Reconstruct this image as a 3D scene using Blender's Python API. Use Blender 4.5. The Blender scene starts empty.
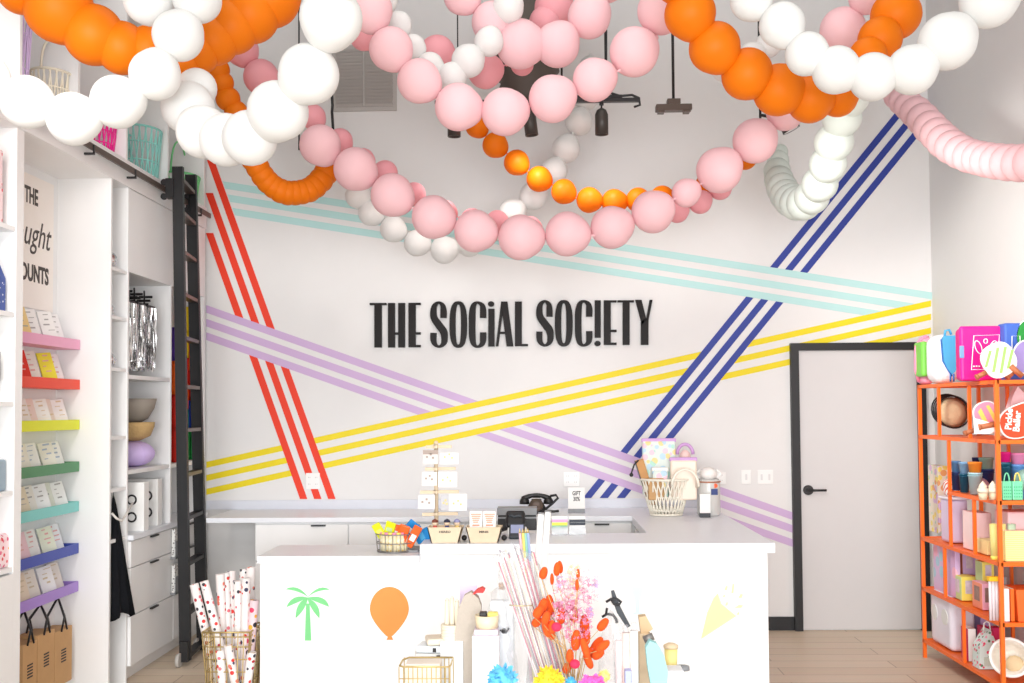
import bpy, bmesh, math, random
from mathutils import Vector, Matrix
random.seed(7)
COL = bpy.context.scene.collection
PI = math.pi
# ------------------------------------------------------------------ camera
F = 1050.0; W, H = 1024, 683
CAMH = 1.65
SH = 31.5; ROLL = math.radians(.42)
TH = math.atan(37 / F); PS = math.atan(28 / F * math.cos(TH))
fw = Vector((-math.sin(PS)*math.cos(TH), math.cos(PS)*math.cos(TH), math.sin(TH)))
rt = Vector((math.cos(PS), math.sin(PS), 0))
up = Vector((math.sin(PS)*math.sin(TH), -math.cos(PS)*math.sin(TH), math.cos(TH)))
rt, up = rt*math.cos(ROLL)-up*math.sin(ROLL), up*math.cos(ROLL)+rt*math.sin(ROLL)
CP = Vector((0, 0, CAMH))
cam = bpy.data.cameras.new('camera'); camo = bpy.data.objects.new('camera', cam); COL.objects.link(camo)
camo.matrix_world = Matrix(((rt.x, up.x, -fw.x, CP.x), (rt.y, up.y, -fw.y, CP.y), (rt.z, up.z, -fw.z, CP.z), (0, 0, 0, 1))); cam.shift_y = SH/W
cam.sensor_fit = 'HORIZONTAL'; cam.sensor_width = 36; cam.lens = F/W*36; cam.clip_start = .05; cam.clip_end = 100
bpy.context.scene.camera = camo

def ray(px, py): return fw*F + rt*(px-512) + up*(341.5+SH-py)
def onY(px, py, Y):
    d = ray(px, py); return CP + d*(Y/d.y)
def onX(px, py, X):
    d = ray(px, py); return CP + d*(X/d.x)
def onZ(px, py, Z):
    d = ray(px, py); return CP + d*((Z-CAMH)/d.z)
def zat(py, X, Y):
    k = (341.5+SH-py)/F
    a = X*up.x+Y*up.y; b = X*fw.x+Y*fw.y
    return CAMH + (k*b - a)/(up.z - k*fw.z)
def S(d): return F/d       # pixels per metre at distance d

# ------------------------------------------------------------------ materials
def lin(c):
    c = c/255
    return c/12.92 if c <= .04045 else ((c+.055)/1.055)**2.4
_m = {}
def mat(name, rgb, rough=.5, metal=0, spec=.5, trans=0, alpha=1, var=.04, vs=12, bump=0, bs=60, sub=0, coat=0):
    if name in _m: return _m[name]
    m = bpy.data.materials.new(name); m.use_nodes = True; nt = m.node_tree; N = nt.nodes
    b = N['Principled BSDF']
    col = tuple(lin(v) for v in rgb) + (1,)
    b.inputs['Base Color'].default_value = col
    b.inputs['Roughness'].default_value = rough; b.inputs['Metallic'].default_value = metal
    b.inputs['Specular IOR Level'].default_value = spec
    b.inputs['Transmission Weight'].default_value = trans; b.inputs['Alpha'].default_value = alpha
    if coat: b.inputs['Coat Weight'].default_value = coat
    if sub:
        b.inputs['Subsurface Weight'].default_value = sub; b.inputs['Subsurface Radius'].default_value = (.05,.03,.02); b.inputs['Subsurface Scale'].default_value = .5
    tc = N.new('ShaderNodeTexCoord')
    if var:
        nz = N.new('ShaderNodeTexNoise'); nz.inputs['Scale'].default_value = vs
        nt.links.new(tc.outputs['Object'], nz.inputs['Vector'])
        mx = N.new('ShaderNodeMix'); mx.data_type = 'RGBA'
        mx.inputs[6].default_value = tuple(v*(1-var) for v in col[:3])+(1,); mx.inputs[7].default_value = tuple(min(1, v*(1+var)) for v in col[:3])+(1,)
        nt.links.new(nz.outputs['Fac'], mx.inputs[0]); nt.links.new(mx.outputs[2], b.inputs['Base Color'])
    if bump:
        n2 = N.new('ShaderNodeTexNoise'); n2.inputs['Scale'].default_value = bs
        nt.links.new(tc.outputs['Object'], n2.inputs['Vector'])
        bp = N.new('ShaderNodeBump'); bp.inputs['Strength'].default_value = bump; bp.inputs['Distance'].default_value = .01
        nt.links.new(n2.outputs['Fac'], bp.inputs['Height']); nt.links.new(bp.outputs['Normal'], b.inputs['Normal'])
    _m[name] = m; return m
def spots(name, base, cols, scale=30, thr=.28, rough=.5):
    """printed motifs scattered on a base colour"""
    if name in _m: return _m[name]
    m = bpy.data.materials.new(name); m.use_nodes = True; nt = m.node_tree; N = nt.nodes; b = N['Principled BSDF']
    b.inputs['Roughness'].default_value = rough
    tc = N.new('ShaderNodeTexCoord'); v = N.new('ShaderNodeTexVoronoi'); v.inputs['Scale'].default_value = scale
    nt.links.new(tc.outputs['Object'], v.inputs['Vector'])
    lt = N.new('ShaderNodeMath'); lt.operation = 'LESS_THAN'; lt.inputs[1].default_value = thr
    nt.links.new(v.outputs['Distance'], lt.inputs[0])
    sp = N.new('ShaderNodeSeparateColor'); nt.links.new(v.outputs['Color'], sp.inputs[0])
    cr = N.new('ShaderNodeValToRGB'); cr.color_ramp.interpolation = 'CONSTANT'
    e = cr.color_ramp.elements
    n = len(cols)
    e[0].position = 0; e[0].color = tuple(lin(c) for c in cols[0])+(1,)
    e[1].position = 1/n if n > 1 else .99; e[1].color = tuple(lin(c) for c in cols[min(1, n-1)])+(1,)
    for i in range(2, n):
        k = e.new(i/n); k.color = tuple(lin(c) for c in cols[i])+(1,)
    nt.links.new(sp.outputs[0], cr.inputs[0])
    mx = N.new('ShaderNodeMix'); mx.data_type = 'RGBA'; mx.inputs[6].default_value = tuple(lin(c) for c in base)+(1,)
    nt.links.new(lt.outputs[0], mx.inputs[0]); nt.links.new(cr.outputs[0], mx.inputs[7]); nt.links.new(mx.outputs[2], b.inputs['Base Color'])
    _m[name] = m; return m
def bands(name, c1, c2, scale=20, axis='X', rough=.5, thr=.5):
    if name in _m: return _m[name]
    m = bpy.data.materials.new(name); m.use_nodes = True; nt = m.node_tree; N = nt.nodes; b = N['Principled BSDF']
    b.inputs['Roughness'].default_value = rough
    tc = N.new('ShaderNodeTexCoord'); w = N.new('ShaderNodeTexWave'); w.bands_direction = axis; w.inputs['Scale'].default_value = scale
    nt.links.new(tc.outputs['Object'], w.inputs['Vector'])
    lt = N.new('ShaderNodeMath'); lt.operation = 'LESS_THAN'; lt.inputs[1].default_value = thr
    nt.links.new(w.outputs['Fac'], lt.inputs[0])
    mx = N.new('ShaderNodeMix'); mx.data_type = 'RGBA'
    mx.inputs[6].default_value = tuple(lin(c) for c in c1)+(1,); mx.inputs[7].default_value = tuple(lin(c) for c in c2)+(1,)
    nt.links.new(lt.outputs[0], mx.inputs[0]); nt.links.new(mx.outputs[2], b.inputs['Base Color'])
    _m[name] = m; return m
def film(name, rgb=(232, 236, 240), alpha=.2, rough=.12):
    return mat(name, rgb, rough, alpha=alpha, var=0, bump=.6, bs=25)

WALL = mat('wall_paint', (231, 230, 229), .7, var=.01, bump=.03, bs=200)
CAB = mat('cabinet_white', (243, 243, 243), .45, var=.01)
LAM = mat('counter_laminate', (240, 240, 243), .4, var=.015)
TOP = mat('countertop_grey_white', (238, 241, 247), .35, var=.02)
BLK = mat('black_metal', (26, 26, 28), .4, var=.1)
BLKW = mat('black_painted_wood', (20, 20, 23), .45, var=.15, vs=30)
BRONZE = mat('dark_bronze_metal', (86, 72, 64), .35, .2)
ORM = mat('orange_powder_coat', (250, 112, 26), .4)
KRAFT = mat('kraft_paper', (200, 158, 110), .8, var=.06, bump=.1)
PLY = mat('pale_plywood', (226, 206, 176), .6, var=.08, vs=20)
WHT = mat('white_plastic', (245, 245, 243), .4, var=.01)
PAPER = mat('white_paper', (246, 245, 242), .7, var=.01)
CREAM = mat('cream_paper', (232, 220, 200), .7)
GOLD = mat('gold_wire', (214, 190, 130), .35, .6)
FILM = film('clear_cellophane')
TXT = mat('dark_print', (40, 38, 38), .6, var=0)
def c_(name, rgb, **k): return mat(name, rgb, **k)
GREY = c_('grey_plastic', (140, 142, 145)); PINK = c_('pale_pink', (246, 196, 208)); MAG = c_('magenta', (226, 28, 132), rough=.35)
LAV = c_('lavender', (200, 176, 226)); YEL = c_('lemon', (246, 232, 110)); AQUA = c_('aqua', (150, 218, 216)); GRN = c_('mint_green', (120, 214, 150))
TEAL = c_('dark_teal', (22, 84, 108)); NAVY = c_('navy', (38, 58, 120)); BLUE = c_('cornflower', (96, 150, 214)); SKY = c_('sky_blue', (80, 176, 228))
SAGE = c_('sage', (150, 190, 176)); TANG = c_('tangerine', (246, 150, 50)); RED = c_('red', (222, 40, 36)); SALM = c_('salmon', (240, 150, 120)); PALEG = c_('pale_green', (196, 222, 160)); ORG = c_('orange', (240, 90, 30))
WOODH = c_('brown_grip', (176, 104, 66)); STRAW = c_('straw', (216, 194, 156), rough=.8, bump=.3)

# ------------------------------------------------------------------ mesh builder
class MB:
    def __init__(s): s.bm = bmesh.new(); s.mi = 0
    def _fin(s, fs):
        for f in fs: f.material_index = s.mi
    def mat(s, i): s.mi = i; return s
    def quad(s, *pts):
        f = s.bm.faces.new([s.bm.verts.new(p) for p in pts]); f.material_index = s.mi; return s
    def box(s, x0, x1, y0, y1, z0, z1, bev=0, M=None, seg=2):
        if x0 > x1: x0, x1 = x1, x0
        if y0 > y1: y0, y1 = y1, y0
        if z0 > z1: z0, z1 = z1, z0
        n0 = set(s.bm.faces)
        r = bmesh.ops.create_cube(s.bm, size=1)
        vs = r['verts']
        T = Matrix.Translation(((x0+x1)/2, (y0+y1)/2, (z0+z1)/2)) @ Matrix.Diagonal((x1-x0, y1-y0, z1-z0, 1))
        bmesh.ops.transform(s.bm, matrix=T, verts=vs)
        if bev:
            es = list({e for v in vs for e in v.link_edges})
            rr = bmesh.ops.bevel(s.bm, geom=es, offset=min(bev, .49*min(x1-x0, y1-y0, z1-z0)), segments=seg, affect='EDGES', profile=.5)
        fs = [f for f in s.bm.faces if f not in n0]
        if M is not None:
            bmesh.ops.transform(s.bm, matrix=M, verts=list({v for f in fs for v in f.verts}))
        s._fin(fs); return s
    def cyl(s, p0, p1, r0, r1=None, n=12, caps=True):
        p0 = Vector(p0); p1 = Vector(p1); r1 = r0 if r1 is None else r1
        d = p1-p0
        if d.length < 1e-6: return s
        q = d.to_track_quat('Z', 'Y')
        a = [s.bm.verts.new(p0+q@Vector((r0*math.cos(t), r0*math.sin(t), 0))) for t in [2*PI*i/n for i in range(n)]]
        b = [s.bm.verts.new(p1+q@Vector((r1*math.cos(t), r1*math.sin(t), 0))) for t in [2*PI*i/n for i in range(n)]]
        for i in range(n):
            f = s.bm.faces.new([a[i], a[(i+1) % n], b[(i+1) % n], b[i]]); f.material_index = s.mi; f.smooth = n > 6
        if caps:
            for c in (a[::-1], b):
                f = s.bm.faces.new(c); f.material_index = s.mi
        return s
    def tube(s, pts, r, n=8, closed=False):
        pts = [Vector(p) for p in pts]; L = len(pts); rings = []
        prev = None
        for i, p in enumerate(pts):
            if closed: d = pts[(i+1) % L]-pts[i-1]
            else: d = pts[min(i+1, L-1)]-pts[max(i-1, 0)]
            d.normalize()
            if prev is None:
                x = d.orthogonal().normalized()
            else:
                x = (prev - d*prev.dot(d)); x = x.normalized() if x.length > 1e-5 else d.orthogonal().normalized()
            prev = x; y = d.cross(x)
            rr = r[i] if isinstance(r, (list, tuple)) else r
            rings.append([s.bm.verts.new(p+x*rr*math.cos(2*PI*k/n)+y*rr*math.sin(2*PI*k/n)) for k in range(n)])
        for i in range(L if closed else L-1):
            A, B = rings[i], rings[(i+1) % L]
            for k in range(n):
                f = s.bm.faces.new([A[k], A[(k+1) % n], B[(k+1) % n], B[k]]); f.material_index = s.mi; f.smooth = True
        if not closed:
            f = s.bm.faces.new(rings[0][::-1]); f.material_index = s.mi
            f = s.bm.faces.new(rings[-1]); f.material_index = s.mi
        return s
    def lathe(s, prof, c=(0, 0, 0), n=24, M=None, sx=1, sy=1):
        c = Vector(c); rings = []
        for r, z in prof:
            ring = []
            for k in range(n):
                p = Vector((r*sx*math.cos(2*PI*k/n), r*sy*math.sin(2*PI*k/n), z))
                if M is not None: p = M @ p
                ring.append(s.bm.verts.new(c+p))
            rings.append(ring)
        for A, B in zip(rings, rings[1:]):
            for k in range(n):
                f = s.bm.faces.new([A[k], A[(k+1) % n], B[(k+1) % n], B[k]]); f.material_index = s.mi; f.smooth = True
        for ring, pr in ((rings[0], prof[0]), (rings[-1], prof[-1])):
            if pr[0] > 1e-4:
                try:
                    f = s.bm.faces.new(ring); f.material_index = s.mi
                except ValueError: pass
        return s
    def ball(s, c, r, n=16, sz=1):
        return s.lathe([(max(r*math.sin(PI*i/n), 1e-5), -r*sz*math.cos(PI*i/n)) for i in range(n+1)], c, n*2 if n < 10 else n+4)
    def prism(s, pts, ext):
        """pts: planar 3-D outline, ext: extrusion vector"""
        ext = Vector(ext); n = len(pts)
        a = [s.bm.verts.new(Vector(p)) for p in pts]; b = [s.bm.verts.new(Vector(p)+ext) for p in pts]
        fs = [s.bm.faces.new(a), s.bm.faces.new(b[::-1])]
        for i in range(n): fs.append(s.bm.faces.new([a[i], b[i], b[(i+1) % n], a[(i+1) % n]]))
        s._fin(fs); return s
    def text(s, txt, M, size=1, ext=.05, bold=0, shear=0, spacing=1, align='CENTER'):
        cu = bpy.data.curves.new('tmp', 'FONT'); cu.body = txt; cu.size = size; cu.extrude = ext; cu.offset = bold; cu.shear = shear
        cu.align_x = align; cu.space_character = spacing; cu.resolution_u = 3
        o = bpy.data.objects.new('tmp', cu); COL.objects.link(o)
        dg = bpy.context.evaluated_depsgraph_get(); me = bpy.data.meshes.new_from_object(o.evaluated_get(dg))
        n0 = len(s.bm.verts); nf = len(s.bm.faces)
        s.bm.from_mesh(me); s.bm.verts.ensure_lookup_table(); s.bm.faces.ensure_lookup_table()
        for v in s.bm.verts[n0:]: v.co = M @ v.co
        for f in s.bm.faces[nf:]: f.material_index = s.mi; f.smooth = False
        bpy.data.objects.remove(o); bpy.data.curves.remove(cu); bpy.data.meshes.remove(me)
        return s
    def build(s, name, mats, parent=None, loc=None):
        """world-space builder: geometry is given in world space; the object's origin goes to loc / the parent's place"""
        bmesh.ops.recalc_face_normals(s.bm, faces=s.bm.faces)
        me = bpy.data.meshes.new(name)
        org = Vector((0, 0, 0))
        if parent is not None:
            org = root_of(parent)
        elif loc == 'auto':
            xs = [v.co for v in s.bm.verts]
            lo = Vector([min(v[i] for v in xs) for i in range(3)]); hi = Vector([max(v[i] for v in xs) for i in range(3)])
            org = Vector(((lo.x+hi.x)/2, (lo.y+hi.y)/2, lo.z))
        elif loc is not None: org = Vector(loc)
        for v in s.bm.verts: v.co -= org
        s.bm.to_mesh(me); s.bm.free()
        if not isinstance(mats, (list, tuple)): mats = [mats]
        for m in mats: me.materials.append(m)
        o = bpy.data.objects.new(name, me); COL.objects.link(o)
        if parent is not None: o.parent = parent
        else: o.location = org
        return o
def root_of(o):
    r = o
    while r.parent: r = r.parent
    return r.location.copy()
def thing(name, label, cat, loc, group=None, rz=0):
    o = bpy.data.objects.new(name, None); COL.objects.link(o); o.location = loc; o.rotation_euler = (0, 0, rz); o.empty_display_size = .05
    o['label'] = label; o['category'] = cat
    if group: o['group'] = group
    return o
def tag(o, label, cat, group=None, kind=None):
    o['label'] = label; o['category'] = cat
    if group: o['group'] = group
    if kind: o['kind'] = kind
    return o
def solo(mb, name, mats, label, cat, group=None):
    return tag(mb.build(name, mats, loc='auto'), label, cat, group)
def struct(mb, name, mats, parent=None):
    o = mb.build(name, mats, parent, loc=None if parent else 'auto')
    if not parent: o['kind'] = 'structure'
    return o
def local(fn, name, mats, parent):
    """part whose geometry is given relative to the thing's base (world rz kept by parent)"""
    mb = MB(); fn(mb)
    for v in mb.bm.verts: v.co += root_of(parent)
    return mb.build(name, mats, parent)
def dup(o, parent=None):
    c = o.copy(); COL.objects.link(c)
    if parent: c.parent = parent
    for ch in o.children: dup(ch, c)
    return c

# ------------------------------------------------------------------ room
YB = 7.92; XL = -2.95; XR = onY(932, 300, YB).x; XF = -2.53; ZC = 5.4; YF = -3.0
wood = bpy.data.materials.new('pale_wood_planks'); wood.use_nodes = True
nt = wood.node_tree; N = nt.nodes; b = N['Principled BSDF']; b.inputs['Roughness'].default_value = .45
tc = N.new('ShaderNodeTexCoord'); br = N.new('ShaderNodeTexBrick'); br.inputs['Scale'].default_value = 1
br.inputs['Brick Width'].default_value = 1.5; br.inputs['Row Height'].default_value = .18; br.inputs['Mortar Size'].default_value = .003
br.inputs['Color1'].default_value = (lin(222), lin(202), lin(178), 1); br.inputs['Color2'].default_value = (lin(230), lin(212), lin(190), 1); br.inputs['Mortar'].default_value = (lin(170), lin(148), lin(126), 1)
nz = N.new('ShaderNodeTexNoise'); nz.inputs['Scale'].default_value = 3; mp = N.new('ShaderNodeMapping'); mp.inputs['Scale'].default_value = (1, 12, 1)
mx = N.new('ShaderNodeMix'); mx.data_type = 'RGBA'; mx.blend_type = 'MULTIPLY'; mx.inputs[0].default_value = .12
nt.links.new(tc.outputs['Object'], br.inputs['Vector']); nt.links.new(tc.outputs['Object'], mp.inputs[0]); nt.links.new(mp.outputs[0], nz.inputs['Vector'])
nt.links.new(br.outputs['Color'], mx.inputs[6]); nt.links.new(nz.outputs['Color'], mx.inputs[7]); nt.links.new(mx.outputs[2], b.inputs['Base Color'])
struct(MB().box(XL-.1, XR+.1, YF-.1, YB+.1, -.1, 0), 'floor', wood)
struct(MB().box(XL-.1, XR+.1, YF-.1, YB+.1, ZC, ZC+.1), 'ceiling', mat('ceiling_paint', (80, 78, 76), .8))
struct(MB().box(XL-.1, XR+.1, YB, YB+.1, 0, ZC), 'wall_back', WALL)
struct(MB().box(XL-.1, XL, YF-.1, YB, 0, ZC), 'wall_left', WALL)
struct(MB().box(XR, XR+.1, YF-.1, YB, 0, ZC), 'wall_right', WALL)
mb = MB().box(XL, XR, YF-.1, YF, 3.1, ZC).box(XL, XR, YF-.1, YF, 0, .25).box(XL, XL+.15, YF-.1, YF, .25, 3.1).box(XR-.15, XR, YF-.1, YF, .25, 3.1)
struct(mb, 'wall_front', WALL)
mb = MB()
for x in (-1.4, 0, 1.4): mb.box(x-.03, x+.03, YF-.08, YF-.02, .25, 3.1)
struct(mb, 'window_1', BLK)
mb = MB(); a = onY(770, 620, YB); b2 = onY(796, 620, YB)
mb.box(1.2, b2.x, YB-.015, YB, 0, .1)
struct(mb, 'baseboard_back', BLKW)
struct(MB().box(XR-.015, XR, 2, YB-.02, 0, .1), 'baseboard_right', BLKW)

# door
x0, x1, x2, x3 = [onY(p, 480, YB).x for p in (791.5, 799.5, 917.5, 926)]
zt = onY(850, 343, YB).z; zi = onY(850, 350.5, YB).z
dr = MB().box(x1, x2, YB-.02, YB-.001, .012, zi).build('door_1', mat('door_paint', (208, 206, 206), .5, var=.01), loc='auto'); dr['kind'] = 'structure'
MB().box(x0, x1, YB-.045, YB, 0, zt).box(x2, x3, YB-.045, YB, 0, zt).box(x1, x2, YB-.045, YB, zi, zt).build('door_frame', BLKW, dr)
k = onY(808, 490, YB-.02)
mb = MB().cyl((k.x, YB-.02, k.z), (k.x, YB-.035, k.z), .037, n=24).cyl((k.x, YB-.035, k.z), (k.x, YB-.07, k.z), .012)
mb.cyl((k.x-.005, YB-.065, k.z), (k.x+.125, YB-.065, k.z), .009)
mb.build('door_handle', BLK, dr)

# ------------------------------------------------------------------ painted wall stripes
class Ln:       # line  y = a + b x  (pixels)   or x = a + b y when v
    def __init__(s, a, b, v=False): s.a, s.b, s.v = a, b, v
    def sh(s, d): return Ln(s.a+d, s.b, s.v)
def meet(p, q):
    def co(l): return (-l.b, 1, l.a) if not l.v else (1, -l.b, l.a)
    A, B, C = co(p); D, E, G = co(q); dt = A*E-B*D
    return ((C*E-B*G)/dt, (A*G-C*D)/dt)
def yl(y0, x0, m): return Ln(y0-m*x0, m)
lavT = [yl(304.8, 205.5, .3535), yl(318.5, 205.5, .352), yl(332, 205.5, .353)]; lavH = 7.6
yelT = [yl(462, 205.5, -.2228), yl(475.2, 205.5, -.2226), yl(489, 205.5, -.2227)]; yelH = 6.1
aquT = [yl(181, 221, .1567), yl(194.5, 228, .159), yl(208, 233, .159)]; aquH = 7
def xl(x0, y0, m): return Ln(x0-m*y0, m, True)
redL = [xl(226, 290, .354), xl(240, 290, .3547), xl(253.4, 290, .358)]; redW = 7.3
navL = [xl(848, 171, -.811), xl(864.8, 171, -.811), xl(881.8, 171, -.811)]; navW = 8.3
LFT = Ln(206.3, 0, True); RGT = Ln(931, 0, True)
def strips(label, rgb, edges, th, cuts, extra=None):
    o = thing('painted_stripes', label, 'wall stripes', onY(*meet(edges[1], cuts[0][0]), YB), 'stripes painted on the back wall')
    mm = mat('stripe_'+label.split()[0]+label.split()[1], rgb, .55, var=.015)
    for i, e in enumerate(edges):
        mb = MB()
        for j, (s_, t_) in enumerate(cuts):
            if extra and (i, j) in extra:
                if extra[(i, j)] is None: continue
                s_, t_ = extra[(i, j)]
            e2 = e.sh(th)
            pts = [onY(*meet(e, s_), YB-.0035), onY(*meet(e, t_), YB-.0035), onY(*meet(e2, t_), YB-.0035), onY(*meet(e2, s_), YB-.0035)]
            mb.prism(pts, (0, .003, 0))
        mb.build('stripe', mm, o)
BOT = Ln(499, 0)
strips('three red stripes slanting down the left end of the back wall', (236, 52, 10), redL, redW, [(Ln(160, 0), lavT[0]), (lavT[2].sh(lavH), BOT)],
       {(0, 0): (Ln(233, 0), lavT[0]), (1, 0): (Ln(193, 0), lavT[0])})
strips('three yellow stripes rising across the back wall below the lettering', (236, 214, 0), yelT, yelH, [(LFT, redL[0]), (redL[2].sh(redW), navL[0]), (navL[2].sh(navW), RGT)])
strips('three lavender stripes falling from the left corner to the door frame', (206, 176, 216), lavT, lavH, [(LFT, yelT[0]), (yelT[2].sh(yelH), Ln(793, 0, True))])
strips('three pale aqua stripes high on the back wall behind the balloons', (184, 224, 222), aquT, aquH, [(redL[2].sh(redW+1), yelT[0])])
strips('three navy blue stripes climbing to the right corner of the back wall', (38, 58, 150), navL, navW,
       [(Ln(72, 0), aquT[0]), (aquT[2].sh(aquH), lavT[0]), (lavT[2].sh(lavH), BOT.sh(-1))],
       {(1, 0): (Ln(101, 0), aquT[0]), (2, 0): (Ln(121, 0), aquT[0])})

# ------------------------------------------------------------------ sign lettering  (strokes given on the wall, in photo pixels)
DL = .03
sgn = thing('wall_lettering', 'glossy black raised lettering reading THE SOCiAL SOC!ETY on the back wall', 'sign', onY(512, 350, YB))
GLB = mat('gloss_black_acrylic', (24, 18, 16), .35, spec=.12, var=.5, vs=8)
class G:
    def __init__(s, ox): s.ox = ox; s.mb = MB()
    def p(s, x, y): return onY(s.ox+x/6.385, 290+y/6.385, YB)
    def poly(s, *pts):
        s.mb.prism([s.p(*q) for q in pts], (0, -DL, 0)); return s
    def rect(s, x0, x1, y0, y1): return s.poly((x0, y0), (x1, y0), (x1, y1), (x0, y1))
    def stroke(s, pts):
        out = []
        # catmull subdivision
        P = [pts[0]]+list(pts)+[pts[-1]]
        fine = []
        for i in range(1, len(P)-2):
            for t in (0, .25, .5, .75):
                fine.append(tuple(.5*((2*P[i][k])+(-P[i-1][k]+P[i+1][k])*t+(2*P[i-1][k]-5*P[i][k]+4*P[i+1][k]-P[i+2][k])*t*t+(-P[i-1][k]+3*P[i][k]-3*P[i+1][k]+P[i+2][k])*t**3) for k in range(3)))
        fine.append(pts[-1])
        L = []; R_ = []
        for i, q in enumerate(fine):
            a = fine[max(i-1, 0)]; c = fine[min(i+1, len(fine)-1)]
            d = Vector((c[0]-a[0], c[1]-a[1])).normalized(); n = Vector((-d.y, d.x))*q[2]/2
            L.append((q[0]+n.x, q[1]+n.y)); R_.append((q[0]-n.x, q[1]-n.y))
        for i in range(len(L)-1): s.poly(L[i], L[i+1], R_[i+1], R_[i])
        return s
    def ring(s, cx, cy, rx, ry, ix, iy, n=36):
        def e(t, a, b):
            c, d = math.cos(t), math.sin(t); return (cx+a*math.copysign(abs(c)**.75, c), cy+b*math.copysign(abs(d)**.75, d))
        for i in range(n):
            t, u = 2*PI*i/n, 2*PI*(i+1)/n
            s.poly(e(t, rx, ry), e(u, rx, ry), e(u, ix, iy), e(t, ix, iy))
        return s
    def dot(s, cx, cy, rx, ry, n=20): return s.poly(*[(cx+rx*math.cos(2*PI*i/n), cy+ry*math.sin(2*PI*i/n)) for i in range(n)])
    def end(s): s.mb.build('letter', GLB, sgn)
def gT(g, b0, b1, s0, s1, y0, y1): g.rect(b0, b1, y0, y0+13).rect(s0, s1, y0+13, y1)
def gE(g, x0, x1, x2, y0, y1): g.rect(x0, x1, y0, y1).rect(x1, x2, y0, y0+13).rect(x1, x2, y0+187, y0+202).rect(x1, x2, y1-15, y1)
def gS(g, dx, dy):
    P = [(535, 180, 40), (535, 135, 40), (529, 100, 30), (505, 82, 15), (480, 100, 30), (471, 135, 40), (475, 180, 44), (505, 225, 48), (534, 265, 48), (541, 300, 42), (539, 330, 38), (528, 351, 26), (506, 363, 15), (483, 350, 26), (471, 322, 38), (471, 275, 40)]
    g.stroke([(x+dx, y+dy, w) for x, y, w in P])
def gC(g, dx, dy):
    P = [(787, 180, 40), (787, 130, 40), (780, 99, 30), (752, 82, 15), (727, 100, 32), (718, 150, 42), (717, 222, 42), (718, 295, 42), (727, 345, 32), (752, 363, 15), (779, 347, 30), (787, 318, 40), (787, 272, 40)]
    g.stroke([(x+dx, y+dy, w) for x, y, w in P])
g = G(360); gT(g, 65, 172, 95, 142, 85, 368); g.end()
g = G(360); g.rect(182, 226, 85, 368).rect(247, 290, 85, 368).rect(226, 247, 272, 287); g.end()
g = G(360); gE(g, 312, 358, 390, 84, 367); g.end()
g = G(360); gS(g, 0, 0); g.end()
g = G(360); g.ring(629, 222, 56, 148, 17, 128); g.end()
g = G(360); gC(g, 0, 0); g.end()
g = G(360); g.rect(820, 860, 122, 362).dot(838, 91, 20, 17); g.end()
g = G(360); g.poly((902, 76), (942, 76), (980, 361), (937, 361), (909, 150)).poly((902, 76), (912, 150), (884, 361), (868, 361)).rect(894, 925, 268, 282); g.end()
g = G(510); g.rect(32, 76, 76, 360).rect(76, 115, 346, 360); g.end()
g = G(510); gS(g, -283, -8); g.end()
g = G(510); g.ring(343, 214, 57, 148, 16, 128); g.end()
g = G(510); gC(g, -282, -8); g.end()
g = G(510); g.rect(540, 578, 68, 306).dot(558, 343, 20, 17); g.end()
g = G(510); gE(g, 598, 642, 679, 68, 352); g.end()
g = G(510); gT(g, 685, 790, 718, 762, 68, 352); g.end()
g = G(510); g.poly((798, 65), (838, 65), (870, 195), (840, 222)).poly((890, 65), (908, 65), (882, 195), (866, 195)).poly((834, 205), (862, 185), (882, 190), (882, 352), (834, 352)); g.end()

# ------------------------------------------------------------------ wall outlets, vent
def plate(px0, px1, py0, py1, n, label, cat, name, grp=None):
    a = onY(px0, py0, YB); c = onY(px1, py1, YB)
    o = thing(name, label, cat, ((a.x+c.x)/2, YB, c.z), grp)
    MB().box(a.x, c.x, YB-.008, YB, c.z, a.z, .003).build('cover_plate', WHT, o)
    wd = (c.x-a.x)/n
    for i in range(n):
        cx = a.x+wd*(i+.5)
        if name == 'wall_outlet':
            for zz in (.3, .72):
                z = c.z+(a.z-c.z)*zz
                s = MB().cyl((cx, YB-.008, z), (cx, YB-.011, z), .015, n=16).build('socket', WHT, o)
                MB().box(cx-.007, cx-.005, YB-.0118, YB-.0105, z-.004, z+.006).box(cx+.005, cx+.007, YB-.0118, YB-.0105, z-.004, z+.006).build('slot', GREY, s)
        else:
            z = (a.z+c.z)/2
            MB().box(cx-.008, cx+.008, YB-.012, YB-.008, z-.022, z+.022, .002).build('rocker', mat('rocker', (225, 225, 225)), o)
plate(306, 320, 473, 489, 2, 'white double socket plate over the red stripes', 'outlet', 'wall_outlet')
plate(563.5, 579.5, 472, 486.5, 2, 'white double socket plate above the back counter sign', 'outlet', 'wall_outlet')
plate(741, 751, 470, 484, 1, 'single white switch plate, the narrower of two by the door', 'switch', 'light_switch')
plate(757.5, 773, 470, 484, 2, 'double white switch plate, the wider one nearest the door', 'switch', 'light_switch')
plate(716, 726, 472, 484, 1, 'white socket plate on the wall behind the white mug', 'outlet', 'wall_outlet')
a = onY(336, 50, YB); c = onY(393, 107, YB)
v = thing('air_vent', 'white slatted air return vent high on the back wall', 'vent', ((a.x+c.x)/2, YB, c.z))
VM = mat('vent_paint', (186, 182, 178), .5)
MB().box(a.x-.03, c.x+.03, YB-.015, YB, c.z-.03, c.z).box(a.x-.03, c.x+.03, YB-.015, YB, a.z, a.z+.03).box(a.x-.03, a.x, YB-.015, YB, c.z, a.z).box(c.x, c.x+.03, YB-.015, YB, c.z, a.z).box((a.x+c.x)/2-.006, (a.x+c.x)/2+.006, YB-.03, YB-.024, c.z, a.z).build('frame', VM, v)
MB().box(a.x, c.x, YB-.004, YB-.001, c.z, a.z).build('duct_opening', mat('vent_dark', (70, 68, 66)), v)
mb = MB(); n = 17
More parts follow.
